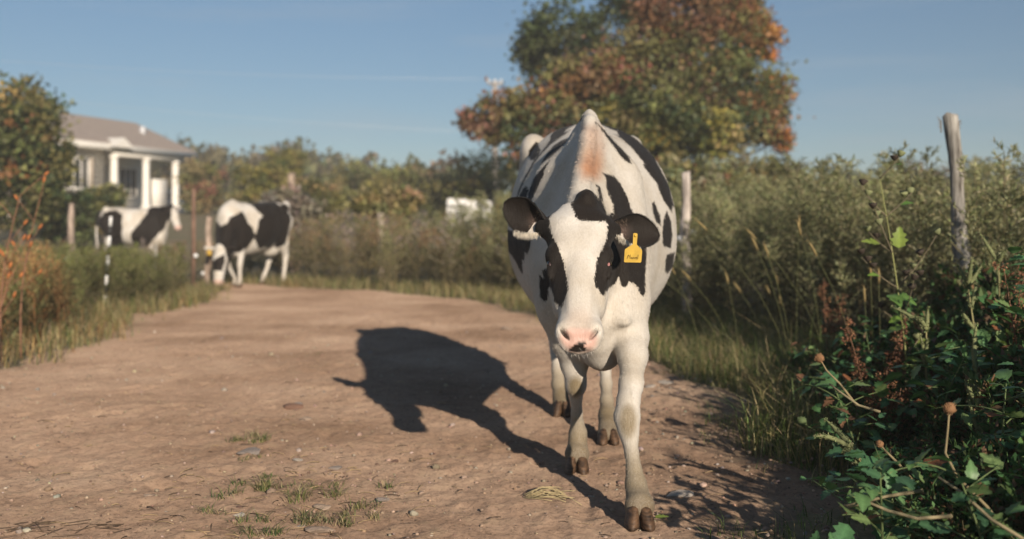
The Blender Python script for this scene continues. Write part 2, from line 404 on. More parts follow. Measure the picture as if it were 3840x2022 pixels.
make_tree('hawthorn_tree', 'rounded dark green tree dotted with orange, left of the white house', 'tree', P(90, 905, Yl) * np.array([1, 1, 0]) + np.array([0, 0, .1]), P(90, 480, Yl), .16, [
    pb(60, 480, Yl, 170, 165, 120, 50, .22, OLIVE + DKGREEN), pb(60, 570, 27.0, 120, 130, 18, 8, .10, ORANGE[2:] + RUST), pb(160, 620, Yl, 90, 110, 50, 46, .2, OLIVE + DKGREEN),
    pb(60, 740, Yl, 150, 110, 60, 48, .24, DKGREEN + OLIVE)], BARK, .17, .11, 24, nlimb=16)
def bush(name, label, u, v, Y, ru, rv, pal, seed, n=60, L=.16):
    b0 = P(u, v, Y); g = float(ground_z(b0[0], Y)); k = Y / F; base = np.array([b0[0], Y, g])
    zc = b0[2]; hz = max(rv * k, (zc - g) * .0 + rv * k)
    bl = [pb(u, v, Y, ru, rv, n, 44, ru * k * .14, pal, .4)]
    if zc - hz > g + .1: bl.append((np.array([b0[0], Y, (g + zc) / 2]), (ru * k * .9, ru * k * .9, (zc - g) / 2), n // 2, 40, ru * k * .15, pal, .4))
    return make_tree(name, label, 'bush', base, (b0[0], Y, zc), .05, bl, BARK, L, L * .62, seed, nlimb=8)
bush('shrub', 'olive shrub growing against the white wall of the house', 385, 752, 34, 70, 55, OLIVE + DKGREEN, 31)
bush('shrub', 'dark shrub between the hawthorn and the house porch', 255, 790, 30, 110, 60, DKGREEN + OLIVE, 32)
bush('shrub', 'yellow-green rounded bush behind the grazing cow', 985, 700, 42, 110, 95, OLIVE + YELLOW, 33, 70)
bush('shrub', 'pale yellowish bush above the far grey post', 1075, 625, 50, 75, 60, YELLOW + OLIVE, 34)
bush('shrub', 'russet bush right beside the last porch column', 755, 690, 46, 75, 80, TAN + OLIVE + PINKISH[:1], 35)
bush('shrub', 'large olive bush standing left of the white trailer', 1560, 710, 46, 150, 75, OLIVE, 36, 80)
bush('shrub', 'grey-green bush below the skyline gap', 1330, 680, 48, 120, 75, PALE + OLIVE, 37, 70)
bush('shrub', 'mid green bush under the reddish tree', 1830, 660, 47, 140, 80, OLIVE + PALE, 38, 80)
bush('shrub', 'ochre bush just above the white trailer', 1740, 712, 45, 90, 38, YELLOW + TAN, 39, 46)
bush('shrub', 'brownish bush over the stub of a post in the verge', 1440, 760, 27, 110, 50, TAN + OLIVE, 40, 50)
bush('shrub', 'dull green bush between two olive bushes', 1180, 740, 36, 110, 70, OLIVE + TAN[:1], 41)
bush('shrub', 'dense green bush behind the pale round post', 2620, 720, 24, 180, 120, OLIVE + RUST[1:2] + PALE, 42, 90)
bush('shrub', 'grey leafless brush heap behind the grazing cow', 1090, 775, 24, 110, 45, [(.22, .19, .16), (.17, .15, .12)], 43, 50)
bush('shrub', 'shadowy bush on the skyline past the weathered post', 2830, 700, 26, 180, 90, PALE + OLIVE, 44, 80)
# ------------------------------------------------------------------ weeds and grass of the verges
def fence_x(y): return 1.85 + (10.8 - y) * .19
def plume_plant(rng, hgt, nb, nl, L, W, pal_top, pal_low, stem_c, spread=.24, lift=.9):
    """tall feathery weed: stem with many side sprays of narrow leaves"""
    a = Acc(); t = np.linspace(0, 1, 6)[:, None]; lean = rng.normal(0, .09, 2)
    pts = np.concatenate([lean[0] * t**1.6, lean[1] * t**1.6, t], 1) * hgt
    a.add(*tube(pts, .006 * (1 - .8 * t[:, 0]) + .001, 4), stem_c)
    hs = np.sort(.12 + .88 * rng.random(nb)); az = np.arange(nb) * 2.4 + rng.normal(0, .4, nb)
    bl = (spread * (1.05 - hs)**.75 + .05) * (.7 + .6 * rng.random(nb))
    bd = nrm(np.stack([np.cos(az), np.sin(az), lift + .4 * hs + rng.normal(0, .15, nb)], 1))
    o = np.stack([np.interp(hs, t[:, 0], pts[:, i]) for i in range(3)], 1)
    V, Q = leaf_quads(o, bd, rand_dir(rng, nb), bl, .007, .05); a.add(V, Q, stem_c)
    k = np.repeat(np.arange(nb), nl); f = rng.random(len(k)) ** .8
    p = o[k] + bd[k] * (bl[k] * f)[:, None]; d = bd[k] * .6 + rand_dir(rng, len(k)) * .8; d[:, 2] += .25
    V, Q = leaf_quads(p, d, rand_dir(rng, len(k)), L * (.5 + rng.random(len(k))), W * (.6 + .7 * rng.random(len(k))))
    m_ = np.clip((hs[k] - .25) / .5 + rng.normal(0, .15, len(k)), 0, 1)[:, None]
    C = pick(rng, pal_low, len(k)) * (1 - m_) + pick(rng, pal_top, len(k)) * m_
    a.add(V, Q, np.repeat(C, 4, 0)); return a.arrays()
def scatter(name, temps, spots, rng, label, cat, mat=None):
    """many plants nobody could count, baked into one mesh; spots = (x, y, z, scale)"""
    a = Acc()
    for i, (x, y, z, s) in enumerate(spots):
        V, Q, C = temps[rng.integers(0, len(temps))]; an = rng.random() * 6.28; c, s_ = math.cos(an), math.sin(an)
        R = np.array([[c, s_, 0], [-s_, c, 0], [0, 0, 1]]); a.add(V @ R * s + (x, y, z), Q, np.clip(C * (1 + .16 * rng.standard_normal()), .004, 1))
    return tag(link(name, a.mesh(name), mat or M_LEAF), label, cat, kind='stuff')

MUG_T = [(.24, .245, .13), (.28, .28, .16), (.20, .215, .105), (.31, .30, .18)]
MUG_L = [(.07, .075, .035), (.09, .08, .045), (.10, .075, .05), (.055, .065, .03)]
rng = np.random.default_rng(101)
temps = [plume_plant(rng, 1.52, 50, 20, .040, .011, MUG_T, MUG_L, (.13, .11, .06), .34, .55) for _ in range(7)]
spots = []
for y in np.arange(4.6, 19, .30):
    x = fence_x(y) - .25 if y < 13 else fence_x(13) - .25 - (y - 13) * .55
    w = 4.4 if y > 6 else 2.8
    for xx in np.arange(x, x + w, .34):
        if xx > y * .56 + 1.0: continue
        e = np.clip((xx - x) / .5, 0, 1)
        spots.append((xx + rng.normal(0, .1), y + rng.normal(0, .1), -.02, (.58 + .42 * e) * rng.uniform(.80, 1.08)))
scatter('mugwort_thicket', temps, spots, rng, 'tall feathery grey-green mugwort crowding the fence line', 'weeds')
rng = np.random.default_rng(102)
temps2 = [plume_plant(rng, .85, 26, 16, .04, .011, [(.19, .19, .075), (.15, .17, .06), (.22, .20, .10), (.12, .15, .05)], [(.07, .085, .03), (.10, .085, .045)], (.12, .10, .05), .26) for _ in range(5)]
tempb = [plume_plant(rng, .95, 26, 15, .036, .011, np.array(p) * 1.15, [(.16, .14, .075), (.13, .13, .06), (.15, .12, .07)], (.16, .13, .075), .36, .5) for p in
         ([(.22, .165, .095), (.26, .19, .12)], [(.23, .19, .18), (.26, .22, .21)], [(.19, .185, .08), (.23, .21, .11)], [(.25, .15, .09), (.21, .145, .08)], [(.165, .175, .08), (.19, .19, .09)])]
spots = []
for _ in range(900):                                            # the verge across the bend
    x = rng.uniform(-12, 2.6); y = rng.uniform(14, 23)
    if -22 < x and road_sd(x, y) < -.25 and y > 12 and (x > -5.5 or y > 19):
        s = rng.uniform(.75, 1.15) * (1.2 if y > 17.5 else 1.0)
        if x < -4.6: s = rng.uniform(.55, .8)
        if x > 0 and y < 16: s *= .8
        spots.append((x, y, -.02, s))
scatter('verge_weeds', tempb, spots, rng, 'brownish tangle of weeds beyond the bend of the road', 'weeds', M_LEAF)
spots = []
for _ in range(1500):                                           # the green patch left of the road
    x = rng.uniform(-11.5, -3.8); y = rng.uniform(8.3, 19.5)
    if road_sd(x, y) < -.3 and x > -.56 * y - 1 and not (x > -6.1 and y > 16.2):
        spots.append((x, y, -.02, rng.uniform(.6, .95) * (.92 if y > 11 else .72)))
scatter('green_weeds', temps2, spots, rng, 'low green weeds between the road and the house', 'weeds')
rng = np.random.default_rng(104)
ORG_T = [(.29, .16, .07), (.33, .22, .10), (.25, .19, .085), (.30, .24, .12), (.20, .18, .07)]
tempo = [plume_plant(rng, .8, 24, 13, .035, .009, ORG_T, [(.13, .12, .05), (.16, .12, .06)], (.26, .12, .05), .2) for _ in range(4)]
spots = []
for _ in range(420):
    x = rng.uniform(-8, -4.0); y = rng.uniform(7.6, 13)
    if road_sd(x, y) < -.3 and x < -.36 * y - .3 - .18 * (y - 8): spots.append((x, y, -.02, rng.uniform(.55, 1.1)))
scatter('dry_weeds', tempo, spots, rng, 'dry orange-brown weeds at the left edge of the road', 'weeds', M_DRY)

# grass along both edges
def grass(name, n, region, hgt, pal, seed, label, wid=.004, test=None, mat=None, bend=.5):
    rng = np.random.default_rng(seed); x = rng.uniform(region[0], region[1], n); y = rng.uniform(region[2], region[3], n)
    cl = vnoise(x * 2.2, y * 2.2, 0, seed) + .6 * vnoise(x * 6, y * 6, 0, seed + 1)
    ok = test(x, y, cl, rng); x, y, cl = x[ok], y[ok], cl[ok]; n = len(x)
    h = hgt * (.45 + .8 * rng.random(n)) * (1 + .35 * cl); ln = rand_dir(rng, n); ln[:, 2] = 0; ln = ln * rng.uniform(.4, 2.0, (n, 1)) + np.array([-.15, 0, 0])
    V, Q = blades(np.stack([x, y, np.full(n, -.03)], 1), h, ln, wid * (.7 + .7 * rng.random(n)), bend)
    C = np.repeat(pick(rng, pal, n, .22), 6, 0)
    return tag(link(name, big(name, V, Q, C), mat or M_LEAF), label, 'grass', kind='stuff')
G_GRN = [(.09, .14, .04), (.13, .17, .055), (.065, .11, .03)]
G_DRY = [(.36, .30, .17), (.30, .25, .13), (.42, .35, .20), (.24, .21, .10)]
def near_edge(lo, hi, k=1.0):
    def t(x, y, c, r):
        d = -road_sd(x, y); return (d > lo) & (d < hi) & (r.random(len(x)) < k * (1 - .6 * d / hi)) & (c > -.8)
    return t
grass('verge_grass', 60000, (.5, 4.2, 3.4, 13), .25, G_DRY + G_GRN + [(.17, .18, .075)], 201, 'dry and green grass along the right edge of the road', .0042, lambda x, y, c, r: (-road_sd(x, y) > -.05) & (x < fence_x(y) + .6) & (c > -.75) & (y > 4.2))
grass('short_grass', 16000, (.3, 3.2, 3.0, 9), .09, G_GRN + G_GRN + G_DRY[:1], 202, 'short green grass creeping onto the right side of the road', .0034, lambda x, y, c, r: (-road_sd(x, y) > -.32) & (-road_sd(x, y) < .45) & (c > .12))
grass('edge_grass', 26000, (-9, -3.2, 6.4, 18), .20, G_DRY + G_GRN[:1] + ORG_T, 203, 'grass fringe along the left edge of the road', .006, lambda x, y, c, r: (-road_sd(x, y) > -.12 - .25 * (c > .35)) & (-road_sd(x, y) < 1.4) & (c > -.6))
grass('far_grass', 30000, (-9, 2.4, 11, 19.5), .24, G_DRY + G_GRN[:1] + [(.20, .18, .08), (.17, .165, .07)], 204, 'grass in front of the weeds across the bend', .008, lambda x, y, c, r: (-road_sd(x, y) > -.1) & (-road_sd(x, y) < 1.5) & (x > -5.3))

# tall foxtail stalks in the right verge
def grass_clump(name, label, x, y, n, h, seed, pal, heads=True, lean=(-.25, 0, 0), spread=.12, wid=.004, cat='grass', group=None):
    rng = np.random.default_rng(seed); root = thing(name, label, cat, (x, y, -.02), group)
    a, hd = Acc(), Acc()
    p = np.stack([x + rng.normal(0, spread, n), y + rng.normal(0, spread, n), np.full(n, -.02)], 1)
    ln = rand_dir(rng, n) * .7; ln[:, 2] = 0; ln += np.array(lean)
    V, Q = blades(p, h * (.25 + .45 * rng.random(n)), ln, wid, .7); a.add(V, Q, np.repeat(pick(rng, pal, n), 6, 0))
    if heads:
        for i in range(max(3, n // 15)):
            b = p[i]; l = np.array(lean) * (.3 + 1.2 * rng.random()) + rng.normal(0, .12, 3) * (1, 1, 0); hh = h * rng.uniform(.7, 1.05)
            t = np.linspace(0, 1, 6)[:, None]; q = b + np.array([0, 0, 1.]) * hh * t + l * hh * t**2
            a.add(*tube(q, .0014, 4), (.16, .17, .07)); d = q[-1] - q[-2]; d /= np.linalg.norm(d)
            e = q[-1] + d * np.linspace(0, .10, 5)[:, None] + np.array([0, 0, -.01]) * np.linspace(0, 1, 5)[:, None]**2
            hd = Acc(); hd.add(*tube(e, np.array([.003, .0065, .007, .006, .002]), 6), (.25, .19, .085))
            k = rng.integers(0, 5, 40); V, Q = leaf_quads(e[k] + rng.normal(0, .004, (40, 3)), d + rand_dir(rng, 40) * .8, rand_dir(rng, 40), .016, .0016); hd.add(V, Q, (.30, .23, .11)); link('seed_head', hd.mesh('seed_head'), M_DRY, root)
    tag(link('blade_tuft', a.mesh('blade_tuft'), M_LEAF, root), kind='stuff')
    return root
def gp(u, v): Y = F * H / (v - HV); return (u - CX) * Y / F, Y
grass_clump('foxtail_grass', 'tall foxtail grass with tan heads leaning left in front of the dark gap in the weeds', 1.95, 6.3, 90, .98, 301, G_GRN + G_DRY[:1], lean=(-.42, 0, 0))
grass_clump('foxtail_grass', 'foxtail stalks bowing over the dry verge behind the cow', 1.55, 6.9, 60, .70, 302, G_GRN + G_DRY, lean=(-.5, 0, 0))
grass_clump('foxtail_grass', 'upright foxtail stalks beside the leafy weeds, left of the weathered post', 2.02, 5.5, 60, .86, 303, G_GRN, lean=(-.12, 0, 0))
grass_clump('foxtail_grass', 'short foxtail clump low at the dark foot of the mugwort', 2.05, 7.6, 60, .62, 304, G_GRN + G_DRY, lean=(-.3, 0, 0))
# grass tufts on the road
def road_tuft(label, x, y, n, h, seed, pal, s):
    rng = np.random.default_rng(seed); root = thing('grass_tuft', label, 'grass', (x, y, 0)); a = Acc(); nc = max(2, int(n / 22)); cx = rng.normal(0, s * .8, (nc, 2)) * (1, .8)
    for k in range(nc):
        m = int(n / nc * 1.5); p = np.stack([x + cx[k, 0] + rng.normal(0, .017, m), y + cx[k, 1] + rng.normal(0, .017, m), np.full(m, -.004)], 1)
        ln = rand_dir(rng, m); ln[:, 2] = 0; ln = nrm(ln) * rng.uniform(.3, 1.5, (m, 1)); dry = rng.random(m) < .42
        V, Q = blades(p, h * rng.uniform(.2, .75, m), ln * 1.5, .0028, .3); V[:, 2] *= .50; C = pick(rng, pal, m); C[dry] = pick(rng, G_DRY, dry.sum()); a.add(V, Q, np.repeat(C, 6, 0))
    tag(link('blade_tuft', a.mesh('blade_tuft'), M_LEAF, root), kind='stuff')
for i, (u, v, n, h, s, pal, lab) in enumerate([
    (905, 1655, 90, .10, .09, G_GRN, 'green grass tuft on the road just above a flat grey stone'), (985, 1640, 60, .12, .07, G_DRY, 'straw-coloured grass tuft beside the flat grey stone'),
    (925, 1725, 50, .06, .06, G_GRN, 'small green tuft growing just below the flat grey stone'), (820, 1845, 110, .12, .10, G_GRN, 'loose green tuft nearest the left end of the row of road tufts'),
    (1075, 1875, 170, .15, .11, G_DRY[:1] + [(.20, .22, .08), (.15, .18, .06)], 'largest yellow-green grass tuft on the road'), (1235, 1830, 110, .10, .10, G_GRN, 'dark green spreading tuft right of the large yellow-green one'),
    (1040, 1950, 120, .11, .09, G_GRN + G_DRY[:1], 'mixed tuft between the big tuft and the bottom edge'), (1285, 1950, 120, .10, .09, G_GRN + G_DRY, 'tuft right beside the biggest tan stone'),
    (960, 2005, 90, .10, .08, G_GRN + G_DRY[:1], 'dark tuft at the very bottom edge of the road'), (785, 1930, 40, .08, .03, G_GRN, 'thin green tuft with few blades near the bottom left'),
    (1160, 1335, 50, .08, .08, G_GRN + G_DRY, 'faint tuft near the ear of the cow shadow'), (1075, 1572, 30, .05, .035, G_GRN, 'tiny green tuft below the reddish stones'), (1015, 1800, 60, .07, .08, G_GRN, 'low sprawling tuft above the largest one'), (1430, 1910, 30, .05, .05, G_GRN, 'tiny tuft alone right of the other road tufts')]):
    x, y = gp(u, v); road_tuft(lab, x, y, n, h, 320 + i, pal, s)
x, y = gp(2085, 1865); r_ = np.random.default_rng(9); a = Acc()
for i in range(26):
    t = np.linspace(0, 1, 6)[:, None]; d = np.array([r_.uniform(.4, 1), r_.normal(0, .25), 0]) * .17
    q = np.array([x - .1, y, .004]) + r_.normal(0, .012, 3) * (1, 1, .2) + d * t + np.array([0, 0, 1.]) * np.abs(np.sin(t * 3.1)) * r_.uniform(0, .03)
    a.add(*tube(q, .0013, 4), (.46, .38, .22))
tag(link('straw_wisp', a.mesh('straw_wisp'), M_DRY), 'wisp of dry straw lying on the road left of the front hoof', 'straw')

# ------------------------------------------------------------------ broad-leaved weeds in the right foreground
def leaf_mesh(seed, lobes, curl):
    """a toothed leaf, one unit long, with a sunken midrib"""
    rng = np.random.default_rng(seed); n = 9; V, Q = [], []
    for i in range(n):
        t = i / (n - 1); w = .36 * math.sin(math.pi * min(1, t ** .72 * 1.0)) ** .85 * (1 - .22 * t) + .004
        if 0 < i < n - 1: w *= 1 + lobes * (1 if i % 2 else -1) + rng.normal(0, .05)
        z = -curl * t * t; y = t
        V += [(-w, y - .03 * (i % 2 == 0) + .02, z + .10 * w), (-w * .5, y, z + .07 * w), (0, y, z - .012), (w * .5, y, z + .07 * w), (w, y - .03 * (i % 2 == 0) + .02, z + .10 * w)]
    for i in range(n - 1):
        for j in range(4): Q.append((i * 5 + j, i * 5 + j + 1, i * 5 + j + 6, i * 5 + j + 5))
    return np.array(V), np.array(Q)
def leaf_variants(name, pal, mat):
    out = []
    for i, c in enumerate(pal):
        V, Q = leaf_mesh(i * 7 + 1, (.22, .28, .10, .18)[i % 4], (.12, .3, .45, .22)[i % 4])
        vein = np.where(np.abs(V[:, :1]) < 1e-6, 1.35, 1.0); me = big(name, V, Q, np.clip(np.array(c) * vein, 0, 1)); me.materials.append(mat); out.append(me)
    return out
M_BROAD = leaf_mat('broad_leaf', .30, .42)
LV = leaf_variants('leaf', [(.065, .155, .072), (.085, .19, .08), (.105, .20, .08), (.06, .135, .07), (.145, .215, .085)], M_BROAD)
LDEAD = leaf_variants('dead_leaf', [(.20, .085, .04), (.15, .08, .045)], M_DRY)
def place_leaf(me, parent, pos, d, up, size, name='leaf'):
    d = nrm(np.asarray(d, float)); s = nrm(np.cross(d, up)); u = np.cross(s, d)
    o = bpy.data.objects.new(name, me); col.objects.link(o); o.parent = parent
    M = Matrix([[s[0], d[0], u[0]], [s[1], d[1], u[1]], [s[2], d[2], u[2]]]).to_4x4() @ Matrix.Scale(size, 4)
    M.translation = Vector(pos) - parent.location; o.matrix_local = M; return o
def curve(p0, d, L, rng, droop=.3, n=7):
    t = np.linspace(0, 1, n)[:, None]; side = rng.normal(0, .12, 3)
    return np.asarray(p0) + nrm(np.asarray(d, float)) * L * t + (np.array([0, 0, -droop]) + side) * L * t**2
def leafy_weed(name, label, x, y, h, nb, seed, lean=(0, 0), size=.085, stem_c=(.10, .14, .05), pods=0, leaves=LV, dead=.05, z0=-.02, stem_r=.006, spread=.30, pod_c=(.10, .14, .06), lo=.12):
    rng = np.random.default_rng(seed); root = thing(name, label, 'weed', (x, y, z0)); st, pd = Acc(), Acc()
    main = curve((x, y, z0), (lean[0], lean[1], 1), h, rng, .05, 9); st.add(*tube(main, stem_r * np.linspace(1, .35, 9), 6), stem_c)
    for b in range(nb):
        f = lo + (1 - lo) * (b + .5) / nb; k = f * 8; i = int(k); p = main[i] + (main[min(i + 1, 8)] - main[i]) * (k - i)
        az = b * 2.4 + rng.normal(0, .4); L = spread * (1.15 - .6 * f) * rng.uniform(.6, 1.25)
        d = np.array([math.cos(az), math.sin(az), rng.uniform(.25, .9)]); br = curve(p, d, L, rng, .25)
        st.add(*tube(br, stem_r * .5 * np.linspace(1, .4, 7), 5), stem_c)
        for j in range(rng.integers(6, 11)):
            q = br[rng.integers(1, 7)] + rng.normal(0, .018, 3); dd = d * .5 + rand_dir(rng, 1)[0] * .9; dd[2] = dd[2] * .6 - .1
            up = np.array([0, 0, 1.]) + rand_dir(rng, 1)[0] * .55
            nm = rng.random() < dead; lv = (LDEAD if nm else leaves); place_leaf(lv[rng.integers(0, len(lv))], root, q, dd, up, size * rng.uniform(.35, .95), 'dead_leaf' if nm else 'leaf')
        if b < pods:
            e = br[-1]; pd = Acc(); v_, q_ = tube(e + nrm(d) * np.linspace(0, .045, 6)[:, None], np.array([.004, .013, .019, .019, .013, .003]), 9); pd.add(v_, q_, pod_c)
            V, Q = leaf_quads(e + nrm(d) * .024 + rand_dir(rng, 60) * .016, rand_dir(rng, 60), rand_dir(rng, 60), .009, .0022); pd.add(V, Q, np.array(pod_c) * 1.15); link('seed_pod', pd.mesh('seed_pod'), M_DRY, root)
    link('stem', st.mesh('stem'), M_WOODY, root)
    return root
W = [
 ('leafy green weed hanging over the road at the bottom edge of the picture', 1.02, 2.78, .34, 9, (-.05, -.1), .085, 0),
 ('low leafy weed with spiny green pods among sprawling stems, bottom right', 1.28, 2.62, .40, 10, (-.25, -.05), .08, 3),
 ('dark leafy weed filling the bottom right corner', 1.52, 2.72, .46, 10, (.0, -.05), .09, 0),
 ('broad-leaved weed under the round tan seed head on its own stalk', 1.50, 3.12, .60, 12, (0, 0), .09, 1),
 ('shiny lobed weed right of the tan seed head', 1.74, 3.25, .70, 12, (.05, 0), .10, 0),
 ('sprawling weed with drooping pale leaf at the road edge', 1.38, 3.95, .50, 12, (-.2, 0), .085, 2),
 ('bushy green weed behind the pale amaranth spikes', 1.68, 4.05, .66, 13, (0, 0), .09, 1),
 ('tall leafy weed at the right edge below the dark mugwort', 2.02, 3.95, .86, 14, (.02, 0), .09, 0),
 ('dense leafy weed in front of the weathered post', 2.08, 4.6, .80, 14, (0, 0), .085, 1),
 ('low dense weed where grass meets the leafy thicket', 1.62, 4.9, .46, 11, (-.1, 0), .075, 1),
 ('dull green weed in the shade beside the foxtail grass', 1.88, 5.2, .52, 11, (-.1, 0), .075, 0),
 ('deep green weed half hidden behind the lobed weed', 1.98, 3.45, .72, 12, (0, 0), .09, 0),
 ('small leafy weed between the road edge and the long pale stem', 1.16, 2.98, .34, 10, (-.1, 0), .08, 0),
 ('leafy weed with upright lit leaves left of the forked tan stem', 1.36, 2.48, .40, 10, (0, 0), .08, 0),
 ('full green weed just right of the forked tan stem', 1.60, 2.52, .52, 11, (0, 0), .085, 0),
 ('tall full weed at the right edge halfway up the leafy bank', 2.02, 3.15, .80, 13, (0, 0), .09, 0),
 ('rounded leafy weed close behind the round tan seed head', 1.72, 2.92, .62, 12, (0, 0), .085, 0)]
for i, (lab, x, y, h, nb, ln, sz, pods) in enumerate(W):
    leafy_weed('leafy_weed', lab, x, y, h, nb, 400 + i, ln, sz, pods=pods, spread=.30)
# velvetleaf: bare branching stalk with cup-shaped dark seed heads and a few yellow-green leaves
LYEL = leaf_variants('leaf', [(.20, .27, .06), (.15, .25, .05), (.10, .19, .05)], M_BROAD)
def velvet(x, y, h, seed):
    rng = np.random.default_rng(seed); root = thing('velvetleaf', 'velvetleaf with cup-shaped dark seed heads and one bright yellow-green leaf, left of the post', 'weed', (x, y, 0)); st, cp = Acc(), Acc()
    main = curve((x, y, 0), (-.05, 0, 1), h, rng, .02, 9); st.add(*tube(main, np.linspace(.006, .002, 9), 6), (.26, .27, .10))
    for b in range(11):
        f = .48 + .52 * b / 10; p = main[int(f * 8)]; az = b * 2.4; d = np.array([math.cos(az) * 1.0, .4 * math.sin(az), rng.uniform(.2, .9)])
        br = curve(p, d, rng.uniform(.10, .26), rng, -.15); st.add(*tube(br, np.linspace(.0032, .0016, 7), 5), (.16, .13, .08))
        for k in (6, 4, 5)[:1 + int(rng.random() < .7) + int(rng.random() < .4)]:
            e = br[k] + rng.normal(0, .006, 3); up = nrm(np.array([rng.normal(0, .3), rng.normal(0, .3), 1])); z = np.array([0, .009, .017, .024, .0245, .014])[:, None] + (0 if k == 6 else .008)
            v_, q_ = tube(e + up * z, np.array([.004, .013, .017, .0205, .016, .006]), 10); cp = Acc(); cp.add(v_, q_, (.20, .22, .11) if rng.random() < .35 else (.05, .038, .03)); link('seed_cup', cp.mesh('seed_cup'), M_DRY, root)
        if b % 2 == 0: place_leaf(LYEL[b % 3], root, br[3], d + np.array([0, -.4, -.2]), (0, -.5, 1.), rng.uniform(.05, .09))
    place_leaf(LYEL[0], root, P(3370, 930, y - .05), (.02, -.1, 1), (-.3, -1., .1), .10)
    for k in range(7): place_leaf(LYEL[k % 3], root, main[3 + k % 3] + rng.normal(0, .03, 3), (math.cos(k * 2.4), math.sin(k * 2.4) - .3, -.05), (0, -.4, 1.), rng.uniform(.07, .12))
    link('stem', st.mesh('stem'), M_WOODY, root)
velvet(1.88, 4.75, 1.06, 440)
# amaranth: pale green seed spikes
def amaranth(label, x, y, h, seed, ln):
    rng = np.random.default_rng(seed); root = thing('amaranth', label, 'weed', (x, y, 0)); st = Acc(); main = curve((x, y, 0), (ln, 0, 1), h, rng, .02, 9)
    st.add(*tube(main, np.linspace(.007, .003, 9), 6), (.22, .20, .09))
    for b in range(9):
        p = main[8] if b == 0 else main[rng.integers(4, 9)]; d = np.array([ln + rng.normal(0, .35), rng.normal(0, .3), 1.]) ; L = .17 if b == 0 else rng.uniform(.06, .13)
        q = curve(p, d, L, rng, .1, 8); sp_ = Acc(); r = np.array([.004, .008, .009, .009, .008, .007, .005, .002]); sp_.add(*tube(q, r, 6), (.17, .19, .09))
        k = rng.integers(0, 8, 150); V, Q = leaf_quads(q[k] + rand_dir(rng, 150) * r[k][:, None], rand_dir(rng, 150) + nrm(d) * .5, rand_dir(rng, 150), .010, .005); sp_.add(V, Q, np.repeat(pick(rng, [(.17, .20, .09), (.21, .22, .12), (.13, .16, .07)], 150), 4, 0))
        link('seed_spike', sp_.mesh('seed_spike'), M_DRY, root)
    for b in range(12):
        p = main[rng.integers(1, 7)]; place_leaf(LV[rng.integers(0, 3)], root, p, (rng.normal(), rng.normal(), -.1), (0, 0, 1.), rng.uniform(.05, .09))
    link('stem', st.mesh('stem'), M_WOODY, root)
for i, (lab, x, y, h, ln) in enumerate([
    ('amaranth with pale green seed spikes standing just below the weathered post', 2.06, 4.35, .80, -.12), ('amaranth with leaning green spikes in the middle of the leafy weeds', 1.80, 4.25, .62, -.25),
    ('short amaranth whose spikes point left low over the road edge', 1.34, 3.42, .34, -.75), ('tall amaranth with thick spikes against the dark mugwort at right', 2.25, 4.7, .92, .05), ('small amaranth near the tan seed head, spikes upright', 1.62, 3.55, .44, .1)]): amaranth(lab, x, y, h, 460 + i, ln)
# dock: rusty brown seed stalks
def dock(label, x, y, h, seed, pal=((.19, .09, .05), (.15, .075, .042), (.23, .115, .065))):
    rng = np.random.default_rng(seed); root = thing('dock_plant', label, 'weed', (x, y, 0)); st, sd2 = Acc(), Acc()
    for s in range(3):
        main = curve((x + rng.normal(0, .04), y, 0), (rng.normal(0, .15), rng.normal(0, .1), 1), h * rng.uniform(.8, 1.05), rng, .05, 9); st.add(*tube(main, np.linspace(.005, .002, 9), 5), (.17, .09, .05))
        k = rng.uniform(4.2, 8, 24); c = np.stack([np.interp(k, np.arange(9), main[:, i]) for i in range(3)], 1) + rng.normal(0, .014, (24, 3)); m_ = np.repeat(np.arange(24), 16)
        V, Q = leaf_quads(c[m_] + rng.normal(0, .008, (384, 3)), rand_dir(rng, 384), rand_dir(rng, 384), .012, .009); sd2.add(V, Q, np.repeat(pick(rng, pal, 384), 4, 0))
    link('stem', st.mesh('stem'), M_WOODY, root); tag(link('seed_cluster', sd2.mesh('seed_cluster'), M_DRY, root), kind='stuff')
for i, (lab, x, y, h) in enumerate([
    ('rusty brown dock stalk at the right edge high beside the post', 2.22, 4.42, .92), ('brown dock seed clusters over the grass edge', 1.66, 4.75, .60),
    ('dark rusty dock low among sprawling stems', 1.55, 4.2, .40), ('rusty dock between the pale amaranth and the right edge', 2.12, 4.1, .78), ('faded pinkish dock in the shaded weeds behind the foxtail', 2.1, 6.6, .62)]): dock(lab, x, y, h, 480 + i)
